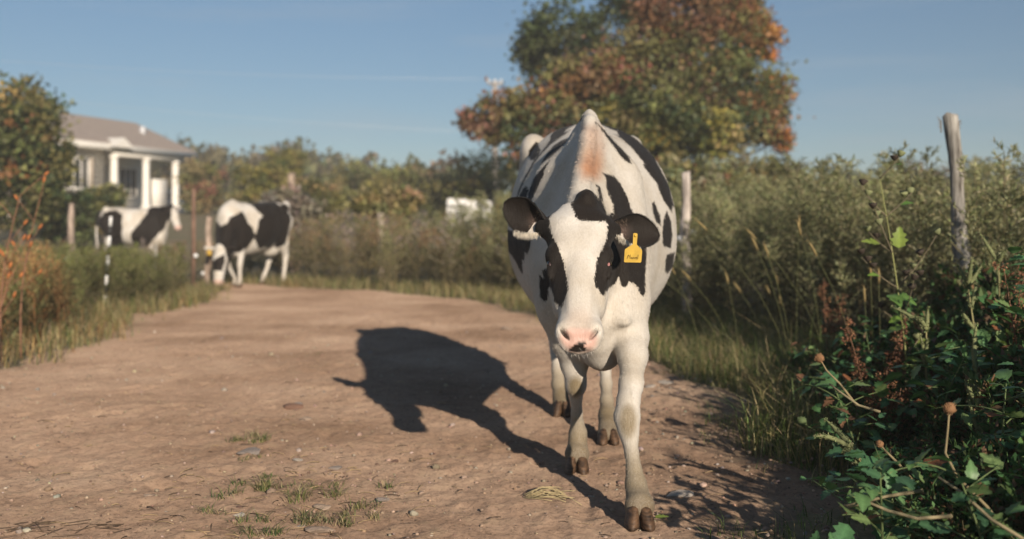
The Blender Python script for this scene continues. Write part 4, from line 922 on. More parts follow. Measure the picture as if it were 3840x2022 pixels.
BODY_MARKS = [
    c1((1400, 120), (1320, 180), (1190, 262), (1050, 322), (940, 380), (900, 430), (890, 510), (820, 605), (750, 690), (640, 815), (590, 920), (480, 1110), (420, 1250), (385, 1370), (385, 1420), (405, 1380), (450, 1240), (505, 1115), (595, 965), (650, 855), (780, 690), (900, 570), (1100, 430), (1195, 350), (1100, 392), (1150, 335), (1290, 262), (1375, 190)),
    c1((690, 520), (722, 560), (750, 660), (728, 730), (650, 805), (598, 797), (563, 730), (573, 660), (620, 590)),
    c1((1168, 470), (1120, 550), (1030, 645), (900, 755), (820, 815), (758, 868), (788, 790), (860, 690), (950, 580), (1060, 508)),
    c1((885, 805), (830, 905), (780, 1055), (712, 1195), (645, 1340), (600, 1440), (550, 1478), (533, 1440), (565, 1300), (597, 1200), (650, 1060), (740, 960)),
    c1((530, 1185), (577, 1250), (547, 1350), (505, 1460), (413, 1425), (443, 1320), (490, 1230)),
    c2((657, 230), (688, 290), (680, 360), (597, 328), (620, 270)),
    c2((250, 640), (400, 690), (480, 740), (602, 780), (592, 900), (552, 1012), (512, 985), (502, 1120), (472, 1095), (482, 1312), (440, 1255), (380, 1135), (320, 1040), (240, 950)),
    c3((568, 125), (640, 182), (608, 55), (700, 20), (900, 60), (900, 300), (742, 305), (702, 330), (690, 500), (650, 527), (580, 455), (573, 300)),
    c1((1540, 245), (1580, 232), (1620, 268), (1720, 368), (1850, 518), (1970, 638), (2062, 740), (2112, 855), (2050, 835), (1990, 790), (1930, 722), (1830, 582), (1720, 432), (1640, 312), (1600, 268)),
    c1((1630, 222), (1750, 258), (1900, 328), (2060, 398), (2200, 498), (2330, 620), (2460, 760), (2500, 850), (2560, 960), (2590, 1080), (2620, 1180), (2680, 1260), (2760, 1500), (2690, 1480), (2575, 1360), (2540, 1270), (2470, 1085), (2370, 955), (2250, 782), (2100, 602), (1960, 482), (1848, 412), (1922, 442), (1890, 372), (1800, 342), (1700, 292), (1640, 242)),
    c1((1740, 248), (1900, 285), (2060, 335), (2150, 375), (2215, 440), (2232, 492), (2120, 412), (2060, 382), (1900, 322)),
    ck((1480, 560), (1560, 500), (1622, 600), (1645, 640), (1690, 720), (1712, 830), (1712, 930), (1680, 890), (1650, 850), (1610, 760), (1590, 700), (1540, 640)),
    c2((2450, 222), (2542, 440), (2557, 592), (2480, 525), (2430, 372), (2418, 250)),
    ck((1670, 918), (1703, 1000), (1714, 1100), (1702, 1212), (1640, 1197), (1634, 1100), (1641, 1000), (1652, 960)),
    [(2500, 955), (2530, 945), (2525, 1000), (2502, 1027), (2493, 1015), (2495, 980)],
    c2((1680, -215), (1700, -200), (1850, -160), (1940, -60), (2000, 60), (2052, 160), (2110, 350), (2205, 480), (2280, 560), (2340, 1000), (2315, 1356), (2320, 1480), (2310, 1650), (2250, 1630), (2195, 1490), (2140, 1450), (2080, 1430), (2030, 1510), (1955, 1490), (1915, 1368), (1860, 1460), (1795, 1510), (1600, 1560), (1500, 1000), (1600, 500), (1805, 400), (1760, 395), (1850, 405), (1835, 260), (1790, 170), (1735, 20), (1725, -130)),
    c2((1200, 265), (1262, 215), (1292, 140), (1332, 82), (1420, 48), (1530, 78), (1595, 140), (1612, 190), (1622, 130), (1592, 0), (1575, -38), (1645, -5), (1668, 120), (1692, 260), (1740, 400), (1760, 520), (1500, 520), (1300, 500))]
HEAD_MARKS = [
    c2((1150, 190), (1095, 215), (1020, 260), (965, 335), (920, 405), (882, 475), (892, 600), (903, 690), (935, 760), (990, 852), (1030, 930), (1060, 1050), (1110, 1150), (1128, 1300), (1145, 1400), (1160, 1530), (1132, 1640), (1100, 1750), (1055, 1832), (1015, 1770), (980, 1760), (945, 1700), (900, 1520), (700, 1500), (300, 900), (500, 100), (1000, 60)),
    c2((1290, 262), (1380, 258), (1480, 285), (1555, 335), (1640, 375), (1665, 450), (1752, 560), (1750, 640), (1742, 770), (1690, 900), (1640, 1000), (1590, 1110), (1560, 1330), (1560, 1420), (1570, 1510), (1610, 1530), (1650, 1600), (1690, 1642), (1712, 1645), (1725, 1560), (1740, 1592), (1765, 1530), (1900, 1400), (2300, 900), (2000, 200), (1700, 100), (1600, -60), (1250, -60), (1195, 235))]
blk = np.full(len(V), -1e3)
for p in BODY_MARKS: blk = np.where(is_head, blk, np.maximum(blk, poly_sd(U, W_, p)))
for p in HEAD_MARKS + BODY_MARKS[-1:]: blk = np.where(is_head, np.maximum(blk, poly_sd(U, W_, p)), blk)
blk = np.clip(blk * V[:, 1] / F, -.05, .05)
def sm(x, a, b_): t = np.clip((x - a) / (b_ - a), 0, 1); return t * t * (3 - 2 * t)
tt = (V - FO) @ T; ss = (V - FO) @ SX; n_ = (V - FO) @ NN
pinkp = poly_sd(U, W_, c3((905, 1020), (960, 960), (1060, 930), (1200, 935), (1330, 950), (1400, 1000), (1440, 1080), (1420, 1190), (1330, 1265), (1030, 1280), (940, 1190), (875, 1090))) * V[:, 1] / F
pink = np.where(is_head, sm(pinkp, -.012, .012), 0) * (V[:, 1] < 3.3)
darkp = poly_sd(U, W_, c3((1005, 1245), (1060, 1212), (1090, 1165), (1130, 1150), (1170, 1112), (1212, 1130), (1240, 1108), (1287, 1140), (1262, 1168), (1237, 1182), (1262, 1220), (1278, 1268), (1140, 1290), (1030, 1275))) * V[:, 1] / F
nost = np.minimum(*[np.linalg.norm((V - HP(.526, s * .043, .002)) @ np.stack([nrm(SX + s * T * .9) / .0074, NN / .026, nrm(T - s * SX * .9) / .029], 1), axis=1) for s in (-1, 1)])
dark = np.maximum(sm(darkp, -.001, .002) * (V[:, 1] < 3.25), (1 - sm(nost, .75, 1.0)) * np.where(ss > 0, .45, .95)) * is_head  # nose spots, plus nostril shade painted in, weaker on the sunlit right
lid = np.minimum(*[np.linalg.norm(V - HP(.237, s * .104, -.034), axis=1) for s in (-1, 1)])
dark = np.maximum(dark, .8 * (1 - sm(lid, .016, .024)))
crest = poly_sd(U, W_, c1((1400, 300), (1560, 262), (1660, 330), (1700, 600), (1660, 900), (1610, 1080), (1380, 1060), (1330, 900), (1390, 600))) * V[:, 1] / F
tan = np.where(is_head, 0, sm(crest, -.03, .028) * (V[:, 1] < 4.2)) * (.5 + .5 * sm(W_, 520, 640))
mz = sm(tt, .40, .47) * .35 * sm(-np.abs(ss), -.06, -.02) * is_head
tan = np.maximum(tan, mz * .6)
mud = 1.15 - sm(V[:, 2], .12, .33); mud = np.maximum(mud, 1.1 * (1 - sm(np.linalg.norm((V - P(2355, 1580, 3.59)) / np.array([.04, .06, .085]), axis=1), .35, 1.25)))
mud = np.maximum(mud, 1.2 * (1 - sm(np.linalg.norm((V - P(2158, 1455, 4.09)) / np.array([.042, .06, .07]), axis=1), .35, 1.2)))
mud = np.where(is_head, 0, mud); dewl = sm(-V[:, 2], -.70, -.52) * (np.abs(V[:, 0] - .36) < .07) * (V[:, 1] < 4.2); mud = np.maximum(mud, .35 * dewl)
parts = [(V, Q, blk, pink, tan, mud, dark)]
# ears
def add_ear(base, tip, wide, cn, L, W, inv=1, droop=0.0, cup=(4.6, 1.5)):
    A = nrm(tip - base); B = nrm(wide - A * (wide @ A)); Cn = np.cross(A, B); Cn = Cn if Cn @ cn > 0 else -Cn
    v, q, inn, al, ac, P0, N = ear_shell(base, A, B, Cn, L, W, cup, droop=droop)
    if np.cross(A, B) @ Cn < 0: q = q[:, ::-1]
    core = inn * np.clip(1.25 - np.abs(ac) * 1.6, 0, 1)
    pk = core * sm(1 - al, .5, .95) * (.06 + .16 * sm(core, .5, 1.1)); wh = inn * sm(1 - al, .66, .85) * (ac * inv < -.1)
    parts.append((v, q, np.where(wh > .5, -.03, .03), pk, core * .05 * (1 - al), np.zeros(len(v)), np.zeros(len(v)))); return P0, N
eL = add_ear(P(2046, 852, 3.50), P(1888, 762, 3.53), np.array([-.42, .0, .9]), np.array([-.50, -.75, -.40]), .172, .072, 1, .010)
eR = add_ear(P(2292, 862, 3.50), P(2474, 878, 3.53), np.array([.05, .35, 1.0]), np.array([.10, -.72, -.68]), .180, .073, 1, .012)
off = 0; vs, qs, at = [], [], [[] for _ in range(5)]
for p in parts:
    vs.append(p[0]); qs.append(p[1] + off); off += len(p[0])
    for i in range(5): at[i].append(p[2 + i])
cow = thing('cow', 'black and white cow walking down the road with head lowered, wearing a yellow ear tag', 'cow', (.33, 4.4, 0))
me = big('body', np.concatenate(vs), np.concatenate(qs), fl={k: np.concatenate(a) for k, a in zip(('blk', 'pink', 'tan', 'mud', 'dark'), at)})
cow_body = link('body', me, M_COAT, cow)
for (x, y, an, li, ti) in ((P(2399, 900, 3.43)[0], 3.425, -1.60, 0, 0), (P(2163, 900, 4.18)[0], 4.185, -1.66, 0, 0), (P(2281, 900, 4.76)[0], 4.75, -1.6, 0, 0), (P(2108, 900, 5.44)[0], 5.43, -1.7, .012, -.25)):
    link('hoof', claws(x, y, an, 1.0, li, ti), M_HORN, cow)
bmx = bmesh.new(); bmesh.ops.create_uvsphere(bmx, u_segments=20, v_segments=12, radius=1); sph = bpy.data.meshes.new('sphere'); bmx.to_mesh(sph); bmx.free()
SPV = np.array([v.co[:] for v in sph.vertices])
def sphere_me(name, c, r, R=None, smooth=True):
    m_ = sph.copy(); m_.name = name; v = SPV * np.asarray(r); v = v @ (np.eye(3) if R is None else np.asarray(R)) + np.asarray(c)
    m_.vertices.foreach_set('co', v.astype(np.float32).ravel()); m_.polygons.foreach_set('use_smooth', np.ones(len(m_.polygons), bool)); m_.update(); return m_
for s in (-1, 1):
    link('eye', sphere_me('eye', HP(.236, s * .0905, -.033), (.0165, .0185, .0185), RH), M_EYE, cow)
    link('eyelid', sphere_me('eyelid', HP(.243, s * .096, -.0185), (.0048, .003, .0075), RH), M_PINK if s > 0 else M_LID, cow)
# ear tag with its handwritten name
ty = 3.405
tp = [(2375, 876), (2379, 874), (2388, 875), (2391, 879), (2388, 917), (2407, 938), (2408, 943), (2405, 981), (2402, 985), (2343, 984), (2340, 981), (2343, 938), (2345, 934), (2373, 916)]
fr = np.array([P(u, v, ty + (v - 876) * .0001) for u, v in tp]); bk = fr + np.array([0, .0022, 0]); n = len(tp)
bmx = bmesh.new(); a_ = [bmx.verts.new(p) for p in fr]; b_ = [bmx.verts.new(p) for p in bk]
bmx.faces.new(a_); bmx.faces.new(b_[::-1])
for i in range(n): bmx.faces.new((a_[i], b_[i], b_[(i + 1) % n], a_[(i + 1) % n]))
bmesh.ops.recalc_face_normals(bmx, faces=bmx.faces[:]); me = bpy.data.meshes.new('ear_tag'); bmx.to_mesh(me); bmx.free()
tagobj = link('ear_tag', me, M_TAG, cow)
link('stud', sphere_me('stud', P(2383, 884, ty - .001), (.0045, .003, .0045)), M_TAG, tagobj)
ink = Acc()
strokes = [[(2046, 1085), (2060, 1035), (2068, 1022), (2074, 1062), (2094, 1020), (2090, 1082)], [(2118, 1058), (2106, 1062), (2104, 1082), (2116, 1084), (2122, 1060), (2126, 1086)],
           [(2136, 1088), (2140, 1060), (2150, 1058)], [(2152, 1062), (2160, 1088), (2172, 1058)], [(2178, 1076), (2194, 1068), (2190, 1056), (2180, 1062), (2182, 1088), (2196, 1086)], [(2212, 1022), (2206, 1088)]]
for st in strokes:
    q = np.array([P(1840 + x / 4, 700 + y / 4, ty + (700 + y / 4 - 876) * .0001 - .0009) for x, y in st])
    ink.add(*tube(q, .00085, 4), np.array((.05, .03, .01)))
link('lettering', ink.mesh('lettering', False), M_INK, tagobj)
# hair: ear fringes, forelock and crest tufts
rng = np.random.default_rng(77); ha = Acc()
def tuft(pos, d, L, wid, c, spread=.35):
    n = len(pos); d = nrm(np.asarray(d) + spread * rng.standard_normal((n, 3)))
    V_, Q_ = leaf_quads(pos, d, rand_dir(rng, n), L * (.5 + rng.random(n)), wid, .05)
    ha.add(V_, Q_, np.repeat(np.clip(np.asarray(c) * (1 + .15 * rng.standard_normal((n, 1))), .005, 1), 4, 0))
CREAM = (.66, .60, .50); BLK = (.014, .013, .012)
for (P0, N), s in ((eL, -1), (eR, 1)):
    na, nb = P0.shape[:2]; low = -1 if P0[8, 0, 2] < P0[8, nb - 1, 2] else 1
    def rim(lo, hi, side, n):
        i = rng.uniform(lo, hi, n) * (na - 1); i0 = i.astype(int); f = (i - i0)[:, None]; j = 0 if side < 0 else nb - 1
        return P0[np.clip(i0, 0, na - 1), j] * (1 - f) + P0[np.clip(i0 + 1, 0, na - 1), j] * f
    q = rim(.05, .50, low, 1100 if s < 0 else 700); tuft(q + rng.normal(0, .003, q.shape), (s * .30, -.30, -.9), .017, .0008, CREAM, .22)
    q = P0[rng.integers(1, 7, 420), rng.integers(2, nb - 2, 420)]; tuft(q, (s * .35, -.8, -.4), .014, .0006, (.26, .20, .15), .3)
    for sd in (-1, 1): q = rim(.30 if sd == low else .1, 1.0, sd, 900); tuft(q, (s * .6, -.2, .3 * (-1 if sd == low else 1)), .0055, .0006, BLK, .35)
hv = V[is_head & (W_ > 1300) & (W_ < 1325) & (V[:, 1] < 3.3)]
if len(hv): q = hv[rng.integers(0, len(hv), 60)]; tuft(q, (0, -.3, -.9), .02, .0005, (.7, .66, .6), .4)
tag(link('hair', ha.mesh('hair', False), M_HAIR, cow), kind='stuff')

# short coat hair lying along the body
Wv = V; e1 = Wv[Q[:, 2]] - Wv[Q[:, 0]]; e2 = Wv[Q[:, 3]] - Wv[Q[:, 1]]; fn = np.cross(e1, e2); VN = np.zeros_like(Wv)
for k in range(4):
    for i in range(3): VN[:, i] += np.bincount(Q[:, k], fn[:, i], len(Wv))
VN = nrm(VN); cand = np.nonzero((pink < .25) & (dark < .2) & (VN[:, 1] < .35) & (V[:, 2] > .07))[0]; q = rng.choice(cand, 150000); nn2 = VN[q]
flow = np.where(is_head[q][:, None], np.array([[0, -.35, -1.]]), np.array([[0, .5, -.9]])) + .28 * np.stack([vnoise(V[q, 0] * 14, V[q, 1] * 14, V[q, 2] * 14, s_) for s_ in (41, 42, 43)], 1)
tg = nrm(flow - nn2 * (flow * nn2).sum(1, keepdims=True)); d = tg + nn2 * .20 + .10 * rng.standard_normal((len(q), 3))
pos = V[q] + rng.normal(0, .0025, (len(q), 3)); pos -= nn2 * ((pos - V[q]) * nn2).sum(1, keepdims=True); pos -= nn2 * .0012
isb = blk[q] + rng.normal(0, .0022, len(q)) > 0
cw = np.array([[.60, .565, .51]]) * (1 + .10 * rng.standard_normal((len(q), 1))) ; cw = cw * (1 - tan[q][:, None]) + np.array([[.42, .215, .125]]) * tan[q][:, None]; mq = np.clip(mud[q][:, None] * rng.uniform(.5, 1.0, (len(q), 1)), 0, .95); wq = np.clip(1 - V[q, 2:] * 6.5, 0, 1); cw = cw * (1 - mq) + (np.array([[.22, .175, .105]]) * (1 - wq) + np.array([[.10, .072, .042]]) * wq) * mq
cb = np.array([[.0125, .011, .010]]) * (1 + .35 * rng.standard_normal((len(q), 1)))
C = np.clip(np.where(isb[:, None], cb, cw), .004, .8); hl = np.where(is_head[q], .0085, .013) * np.where(V[q, 2] < .5, .75, 1) * np.where(tan[q] > .3, 1.4, 1)
Vh, Qh = leaf_quads(pos, d, nn2 + .4 * rng.standard_normal((len(q), 3)), hl * rng.uniform(.5, 1.2, len(q)), .0011, .02)
tag(link('fur', big('fur', Vh, Qh, np.repeat(C, 4, 0), False), M_HAIR, cow), kind='stuff')

# ---- the two cows in the distance
def far_cow(label, loc, fwd, poll, muzzle, marks, fore, hind, tagged=False):
    pr = [loft([(-.86, 0, 1.12, 1.34, .98, .13, 2.2), (-.65, 0, 1.08, 1.44, .82, .24, 2.4), (-.4, 0, 1.0, 1.455, .66, .31, 2.3), (0, 0, .95, 1.43, .55, .37, 2.3), (.3, 0, .94, 1.43, .52, .33, 2.0),
                (.55, 0, .93, 1.44, .50, .23, 1.6), (.74, 0, .92, 1.22, .58, .12, 2)], 0, .05)]
    poll = np.array(poll, float); mz = np.array(muzzle, float); ax = nrm(mz - poll)
    pr += [cap((.55, 0, 1.2), poll - np.array([.06, 0, .05]), .19, .095, .12), cap((.62, 0, .85), poll + ax * .1 - np.array([.1, 0, .05]), .17, .09, .12), cap((.5, 0, 1.42), poll, .03, .05, .06)]
    lat = nrm(np.cross(ax, (0, 0, 1.)) + 1e-6); nn_ = np.cross(lat, ax)
    pr += [cap(poll, poll + ax * .22, .095, .115, .04), cap(poll + ax * .2, mz, .115, .074, .03), ell(mz, (.082, .082, .07), .03)]
    for s in (-1, 1): pr.append(cap(poll + lat * s * .08, poll + lat * s * .25 - ax * .01, .028, .03, .02)); pr.append(ell((-.55, s * .27, 1.38), (.09, .06, .09), .06))
    pr += [ell((-.45, 0, .62), (.2, .14, .13), .08)] + chain([((-.86, 0, 1.36), .035), ((-.93, 0, 1.1), .025), ((-.92, 0, .75), .022), ((-.9, 0, .5), .03)], .02, .04)
    for i, (x0, x1) in enumerate(fore):
        s = (1, -1)[i]; pr += chain([((.48, s * .15, 1.1), .12), ((.50, s * .17, .74), .085), ((.46, s * .16, .55), .055), ((.46 + x0, s * .15, .38), .045), ((.46 + (x0 + x1) / 2, s * .15, .24), .028), ((.46 + x1, s * .15, .12), .037), ((.48 + x1, s * .15, .05), .045)], .02, .1)
    for i, (x0, x1) in enumerate(hind):
        s = (1, -1)[i]; pr += chain([((-.6, s * .17, 1.1), .17), ((-.48, s * .2, .8), .11), ((-.7 + x0, s * .16, .52), .055), ((-.68 + (x0 + x1) / 2, s * .16, .28), .033), ((-.66 + x1, s * .16, .12), .04), ((-.63 + x1, s * .16, .05), .045)], .025, .1)
    xs = np.arange(-1.02, 1.42, .016); ys = np.arange(-.62, .66, .016); zs = np.arange(.01, 1.62, .016)
    V, Q = surface_nets(sdf_grid(pr, xs, ys, zs), xs, ys, zs, 1)
    bl = np.full(len(V), -1.)
    for m_ in marks: bl = np.maximum(bl, poly_sd(V[:, 0], V[:, 2], m_))
    bl += .10 * vnoise(V[:, 0] * 4.5, V[:, 1] * 4.5, V[:, 2] * 4.5, 8) + .02 * vnoise(V[:, 0] * 14, V[:, 1] * 14, V[:, 2] * 14, 9) + .005
    th = (V - poll) @ ax; ih = np.linalg.norm(V - poll - ax * np.clip(th, 0, .5)[:, None], axis=1) < .17
    up = (V - poll) @ nn_ * (1 if nn_[2] > 0 or nn_[0] > 0 else -1)
    fwd = np.array([*fwd, 0.]); fwd = nrm(fwd); lft = np.array([-fwd[1], fwd[0], 0])
    W3 = np.asarray(loc) + V[:, :1] * fwd + V[:, 1:2] * lft + V[:, 2:] * np.array([0, 0, 1.])
    z0 = np.zeros(len(V)); pk = np.where(th > np.linalg.norm(mz - poll) - .015, .8, 0) * ih
    root = thing('cow', label, 'cow', tuple(loc))
    link('body', big('body', W3, Q, fl={'blk': np.clip(bl, -.05, .05), 'pink': pk, 'tan': z0, 'mud': .6 * (1 - sm(V[:, 2], .05, .2)), 'dark': z0}), M_COAT, root)
    for i, (x0, x1) in enumerate(list(fore) + list(hind)):
        s = (1, -1)[i % 2]; a = (.50 if i < 2 else -.61) + x1; p = np.asarray(loc) + fwd * a + lft * s * .155
        link('hoof', claws(p[0], p[1], math.atan2(fwd[1], fwd[0]), 1, loc[2]), M_HORN, root)
    wp = lambda q: np.asarray(loc) + q[0] * fwd + q[1] * lft + np.array([0, 0, q[2]])
    for s in (-1, 1): link('eye', sphere_me('eye', wp(poll + ax * .2 + lat * s * .092), .018), M_EYE, root)
    if tagged:
        c = wp(poll + lat * tagged * .19 - np.array([0, 0, .07])); V_, Q_ = box(c - np.array([.035, .004, .045]), c + np.array([.035, .004, .045])); link('ear_tag', big('ear_tag', V_, Q_, smooth=False), M_TAG, root)
    return root
far_cow('black and white cow standing among tall weeds in front of the white house', (-8.95, 24, .02), (1, -.08), (.93, -.08, 1.44), (1.17, -.24, .98),
    [[(-.66, 1.33), (-.3, 1.36), (-.14, 1.3), (-.12, 1.1), (-.2, .9), (-.16, .5), (-.62, .42), (-.55, .75), (-.66, .9), (-.72, 1.1)], [(0, .42), (.10, .75), (.25, 1.05), (.40, 1.30), (.45, 1.6), (.9, 1.7), (1.0, 1.5), (1.06, 1.28), (1.0, 1.16), (.84, .98), (.68, .86), (.52, .7), (.40, .42)], [(-1.0, 1.36), (-.74, 1.38), (-.76, 1.2), (-.86, 1.0), (-1.1, .9)]],
    ((0, 0), (.08, .12)), ((0, 0), (.1, .14)))
far_cow('black and white cow grazing at the bend of the dirt road, head down', (-4.48, 17.5, 0), (-.46, -.89), (1.0, .22, .66), (1.14, .30, .13),
    [[(.36, .62), (.32, .85), (.44, 1.1), (.56, 1.26), (.75, 1.2), (1.0, .95), (1.12, .72), (1.02, .60), (.93, .42), (.8, .6), (.62, .58)], [(-.62, 1.2), (-.5, 1.5), (.1, 1.5), (.22, 1.42), (.12, 1.2), (.22, 1.0), (.3, .78), (.1, .62), (-.12, .66), (-.3, .78), (-.45, .6), (-.55, .8)], [(1.0, .66), (1.22, .52), (1.22, .30), (1.10, .27), (1.06, .42)]],
    ((.02, .02), (-.02, -.2)), ((.02, .04), (.05, .2)), tagged=1)
# ------------------------------------------------------------------ posts and poles
M_POST, nt, b = new_mat('weathered_wood'); at = node(nt, 'ShaderNodeAttribute', attribute_name='Col'); g1 = noise_n(nt, 55, 5, None, .65, (1, 1, .06)); g2 = noise_n(nt, 9, 4, None, .6, (1, 1, .4))
c = mixc(nt, 1.0, at.outputs[0], ramp(nt, g1, [(.36, (.28, .26, .24)), (.48, (.95, .95, .95)), (.7, (1.3, 1.3, 1.3))]), 'MULTIPLY'); c = mixc(nt, 1.0, c, ramp(nt, g2, [(.3, (.55, .53, .5)), (.55, (1.0, 1.0, 1.0)), (.75, (1.2, 1.2, 1.2))]), 'MULTIPLY')
nt.links.new(c, b.inputs['Base Color']); b.inputs['Roughness'].default_value = .9; bump(nt, b, mathn(nt, 'ADD', g1, mathn(nt, 'MULTIPLY', g2, .6)), 1.0, .012); M_WHITE = plain_mat('white_plastic', (.75, .75, .74), .4, .04, 20); M_BLACK = plain_mat('black_plastic', (.03, .03, .03), .5, .1, 20)
def post(label, p0, p1, r0, r1, c, seed, name='fence_post', insul=(), n=12, cat='fence post'):
    """a round wooden post, uneven and cracked at the top"""
    rng = np.random.default_rng(seed); p0, p1 = np.asarray(p0, float), np.asarray(p1, float); root = thing(name, label, cat, tuple(p0)); a = Acc()
    t = np.linspace(0, 1, 16); pts = p0 + (p1 - p0) * t[:, None] + np.stack([np.interp(t, np.linspace(0, 1, 6), rng.normal(0, r0 * .14, 6)), np.zeros(16), np.zeros(16)], 1)
    V, Q = tube(pts, (r0 + (r1 - r0) * t), n); d = V - np.repeat(pts, n, 0); V = np.repeat(pts, n, 0) + d * (1 + .22 * vnoise(np.tile(np.arange(n), 16) * .9, np.repeat(t, n) * 6, 0, seed) + .12 * rng.standard_normal(n)[np.tile(np.arange(n), 16)])[:, None]
    V[-n:, 2] += rng.normal(0, r0 * .22, n); C = np.repeat((np.array(c)[None] * (1 + .45 * vnoise(np.repeat(t, n) * 9, np.tile(np.arange(n), 16) * .5, 0, seed + 1))[:, None]), 1, 0)
    a.add(V, Q, np.clip(C, .01, 1)); link('timber', a.mesh('timber', True), M_POST, root)
    for (f, s) in insul:
        q = p0 + (p1 - p0) * f + np.array([s * (r0 + .02), -.01, 0]); k = Acc(); k.add(*tube(q + np.array([s, 0, 0]) * np.linspace(-.03, .03, 7)[:, None], np.array([.012, .028, .034, .026, .034, .028, .01]), 9), (.8, .8, .8)); link('insulator', k.mesh('insulator'), M_WHITE, root)
    return root
root = post('big weathered grey post leaning in the mugwort at right, split at its top', P(3665, 1400, 6.1) * (1, 1, 0) + (0, 0, -.05), P(3562, 432, 6.2), .055, .040, (.29, .275, .25), 1)
a = Acc(); rng = np.random.default_rng(5)
for s in (-1, 1):                                                # bark splinters peeling at the top
    for k in range(4):
        q = P(3562 + s * 27, 470 + k * 9, 6.17); a.add(*tube(q + np.array([s * .012, 0, .03]) * np.linspace(0, 1 + rng.random(), 5)[:, None] + np.array([s * .012, 0, 0]) * np.linspace(-1, 1, 5)[:, None]**2, np.linspace(.004, .0015, 5), 5), (.20, .16, .12))
link('bark_strip', a.mesh('bark_strip'), M_POST, root)
post('straight pale post with white insulators just right of the walking cow', P(2578, 1208, 10.8) * (1, 1, 0), P(2567, 650, 10.8), .052, .045, (.52, .46, .42), 2, insul=((.60, 1), (.56, -1)))
post('short pinkish wooden post in the weeds left of both distant cows', P(268, 1085, 16.5) * (1, 1, 0), P(270, 766, 16.5), .052, .045, (.42, .33, .27), 3, insul=((.35, -1),))
post('leaning wooden post between the two distant cows', P(775, 1078, 17) * (1, 1, 0), P(786, 814, 17), .05, .045, (.40, .31, .25), 4, insul=((.2, -1),))
post('far grey post rising behind the grazing cow', P(1092, 985, 27) * (1, 1, 0), P(1090, 650, 27), .10, .085, (.40, .31, .24), 6)
post('stub of a pale post sticking out of the brown verge weeds', P(1428, 1040, 18.8) * (1, 1, 0), P(1428, 798, 18.8), .062, .055, (.52, .43, .36), 7)
# steel T-post
root = thing('steel_post', 'thin rust-brown steel post beside the head of the standing cow', 'fence post', tuple(P(726, 1100, 16) * (1, 1, 0))); b0 = P(726, 1100, 16); a = Acc()
for lo, hi in (((-.03, -.006, 0), (.03, .006, 1.62)), ((-.006, .006, 0), (.006, .045, 1.62))): a.add(*box(np.array(lo) + (b0[0], 16, 0), np.array(hi) + (b0[0], 16, 0)), (.20, .12, .085))
link('steel_bar', a.mesh('steel_bar', False), M_POST, root); k = Acc(); k.add(*tube(np.array([b0[0] + .04, 15.97, .56]) + np.array([1, 0, 0]) * np.linspace(-.03, .04, 6)[:, None], np.array([.012, .034, .028, .036, .03, .01]), 9), (.8, .8, .8)); link('insulator', k.mesh('insulator'), M_WHITE, root)
# step-in electric fence posts
root = thing('electric_fence_post', 'thin white and black striped electric fence post in the green weeds', 'fence post', tuple(P(393, 1140, 13.2) * (1, 1, 0))); lo, hi = P(393, 1143, 13.2), P(416, 812, 13.2)
for k in range(9):
    a = Acc(); a.add(*tube(lo + (hi - lo) * np.linspace(k / 9, (k + 1) / 9, 3)[:, None], .020 if k % 2 == 0 else .0195, 8), (.5, .5, .5)); link('white_band' if k % 2 == 0 else 'black_band', a.mesh('band'), M_WHITE if k % 2 == 0 else M_BLACK, root)
root = thing('electric_fence_post', 'thin grey step-in fence rod right of the striped one', 'fence post', tuple(P(578, 1090, 15) * (1, 1, 0))); a = Acc(); a.add(*tube(np.linspace(P(578, 1108, 15), P(586, 925, 15), 4), .016, 8), (.4, .4, .4)); link('rod', a.mesh('rod'), plain_mat('grey_plastic', (.32, .30, .27), .5, .1, 20), root)
# fence wires
def wire(label, pts, r=.0022, name='fence_wire', c=(.30, .29, .27)):
    a = Acc(); a.add(*tube(np.array(pts), r, 5), c); return tag(link(name, a.mesh(name), plain_mat('wire', c, .4, .1, 30, metal=.7)), label, 'wire')
# ------------------------------------------------------------------ utility pole and lines
Yp = 58; pb_ = P(1856, 851, Yp); g = float(ground_z(pb_[0], Yp))
root = thing('utility_pole', 'grey utility pole with a short crossarm seen past the reddish tree', 'utility pole', (pb_[0], Yp, g)); a = Acc(); a.add(*tube(np.array([(pb_[0], Yp, g), (pb_[0], Yp, 5), (pb_[0], Yp, P(1856, 305, Yp)[2])]), np.array([.20, .18, .15]), 10), (.42, .39, .37)); link('pole', a.mesh('pole'), M_POST, root)
zt = P(1856, 316, Yp)[2]; V, Q = box((pb_[0] - .42, Yp - .2, zt - .07), (pb_[0] + .42, Yp - .14, zt + .07)); link('crossarm', big('crossarm', V, Q, np.tile((.40, .37, .35), (8, 1)), False), M_POST, root)
for s in (-.36, 0.0, .36):
    a = Acc(); a.add(*tube(np.array([pb_[0] + s, Yp - .17, zt + .07]) + np.array([0, 0, 1.]) * np.linspace(0, .2, 5)[:, None], np.array([.03, .06, .045, .06, .02]), 8), (.5, .5, .5)); link('insulator', a.mesh('insulator'), M_WHITE, root)
a = Acc(); a.add(*tube(np.array([(pb_[0] + .16, Yp - .35, g + .2), (pb_[0] + .20, Yp - .3, P(1870, 745, Yp)[2])]), .13, 8), (.5, .5, .5)); link('guard', a.mesh('guard'), plain_mat('yellow_guard', (.52, .36, .07), .5, .1, 10), root)
t = np.linspace(0, 1, 14)[:, None]
for (lab, z0, u1, v1, Y1, sag) in (('upper power line slanting across the left of the sky', zt + .27, -900, 150, 52, .5), ('lower power line faint above the far wood', P(1856, 500, Yp)[2], -900, 250, 52, .4)):
    A_ = np.array([pb_[0] - .3, Yp - .17, z0]); B_ = P(u1, v1, Y1); wire(lab, A_ + (B_ - A_) * t - np.array([0, 0, 1.]) * sag * 4 * t * (1 - t), .007, 'power_line', (.55, .56, .58))

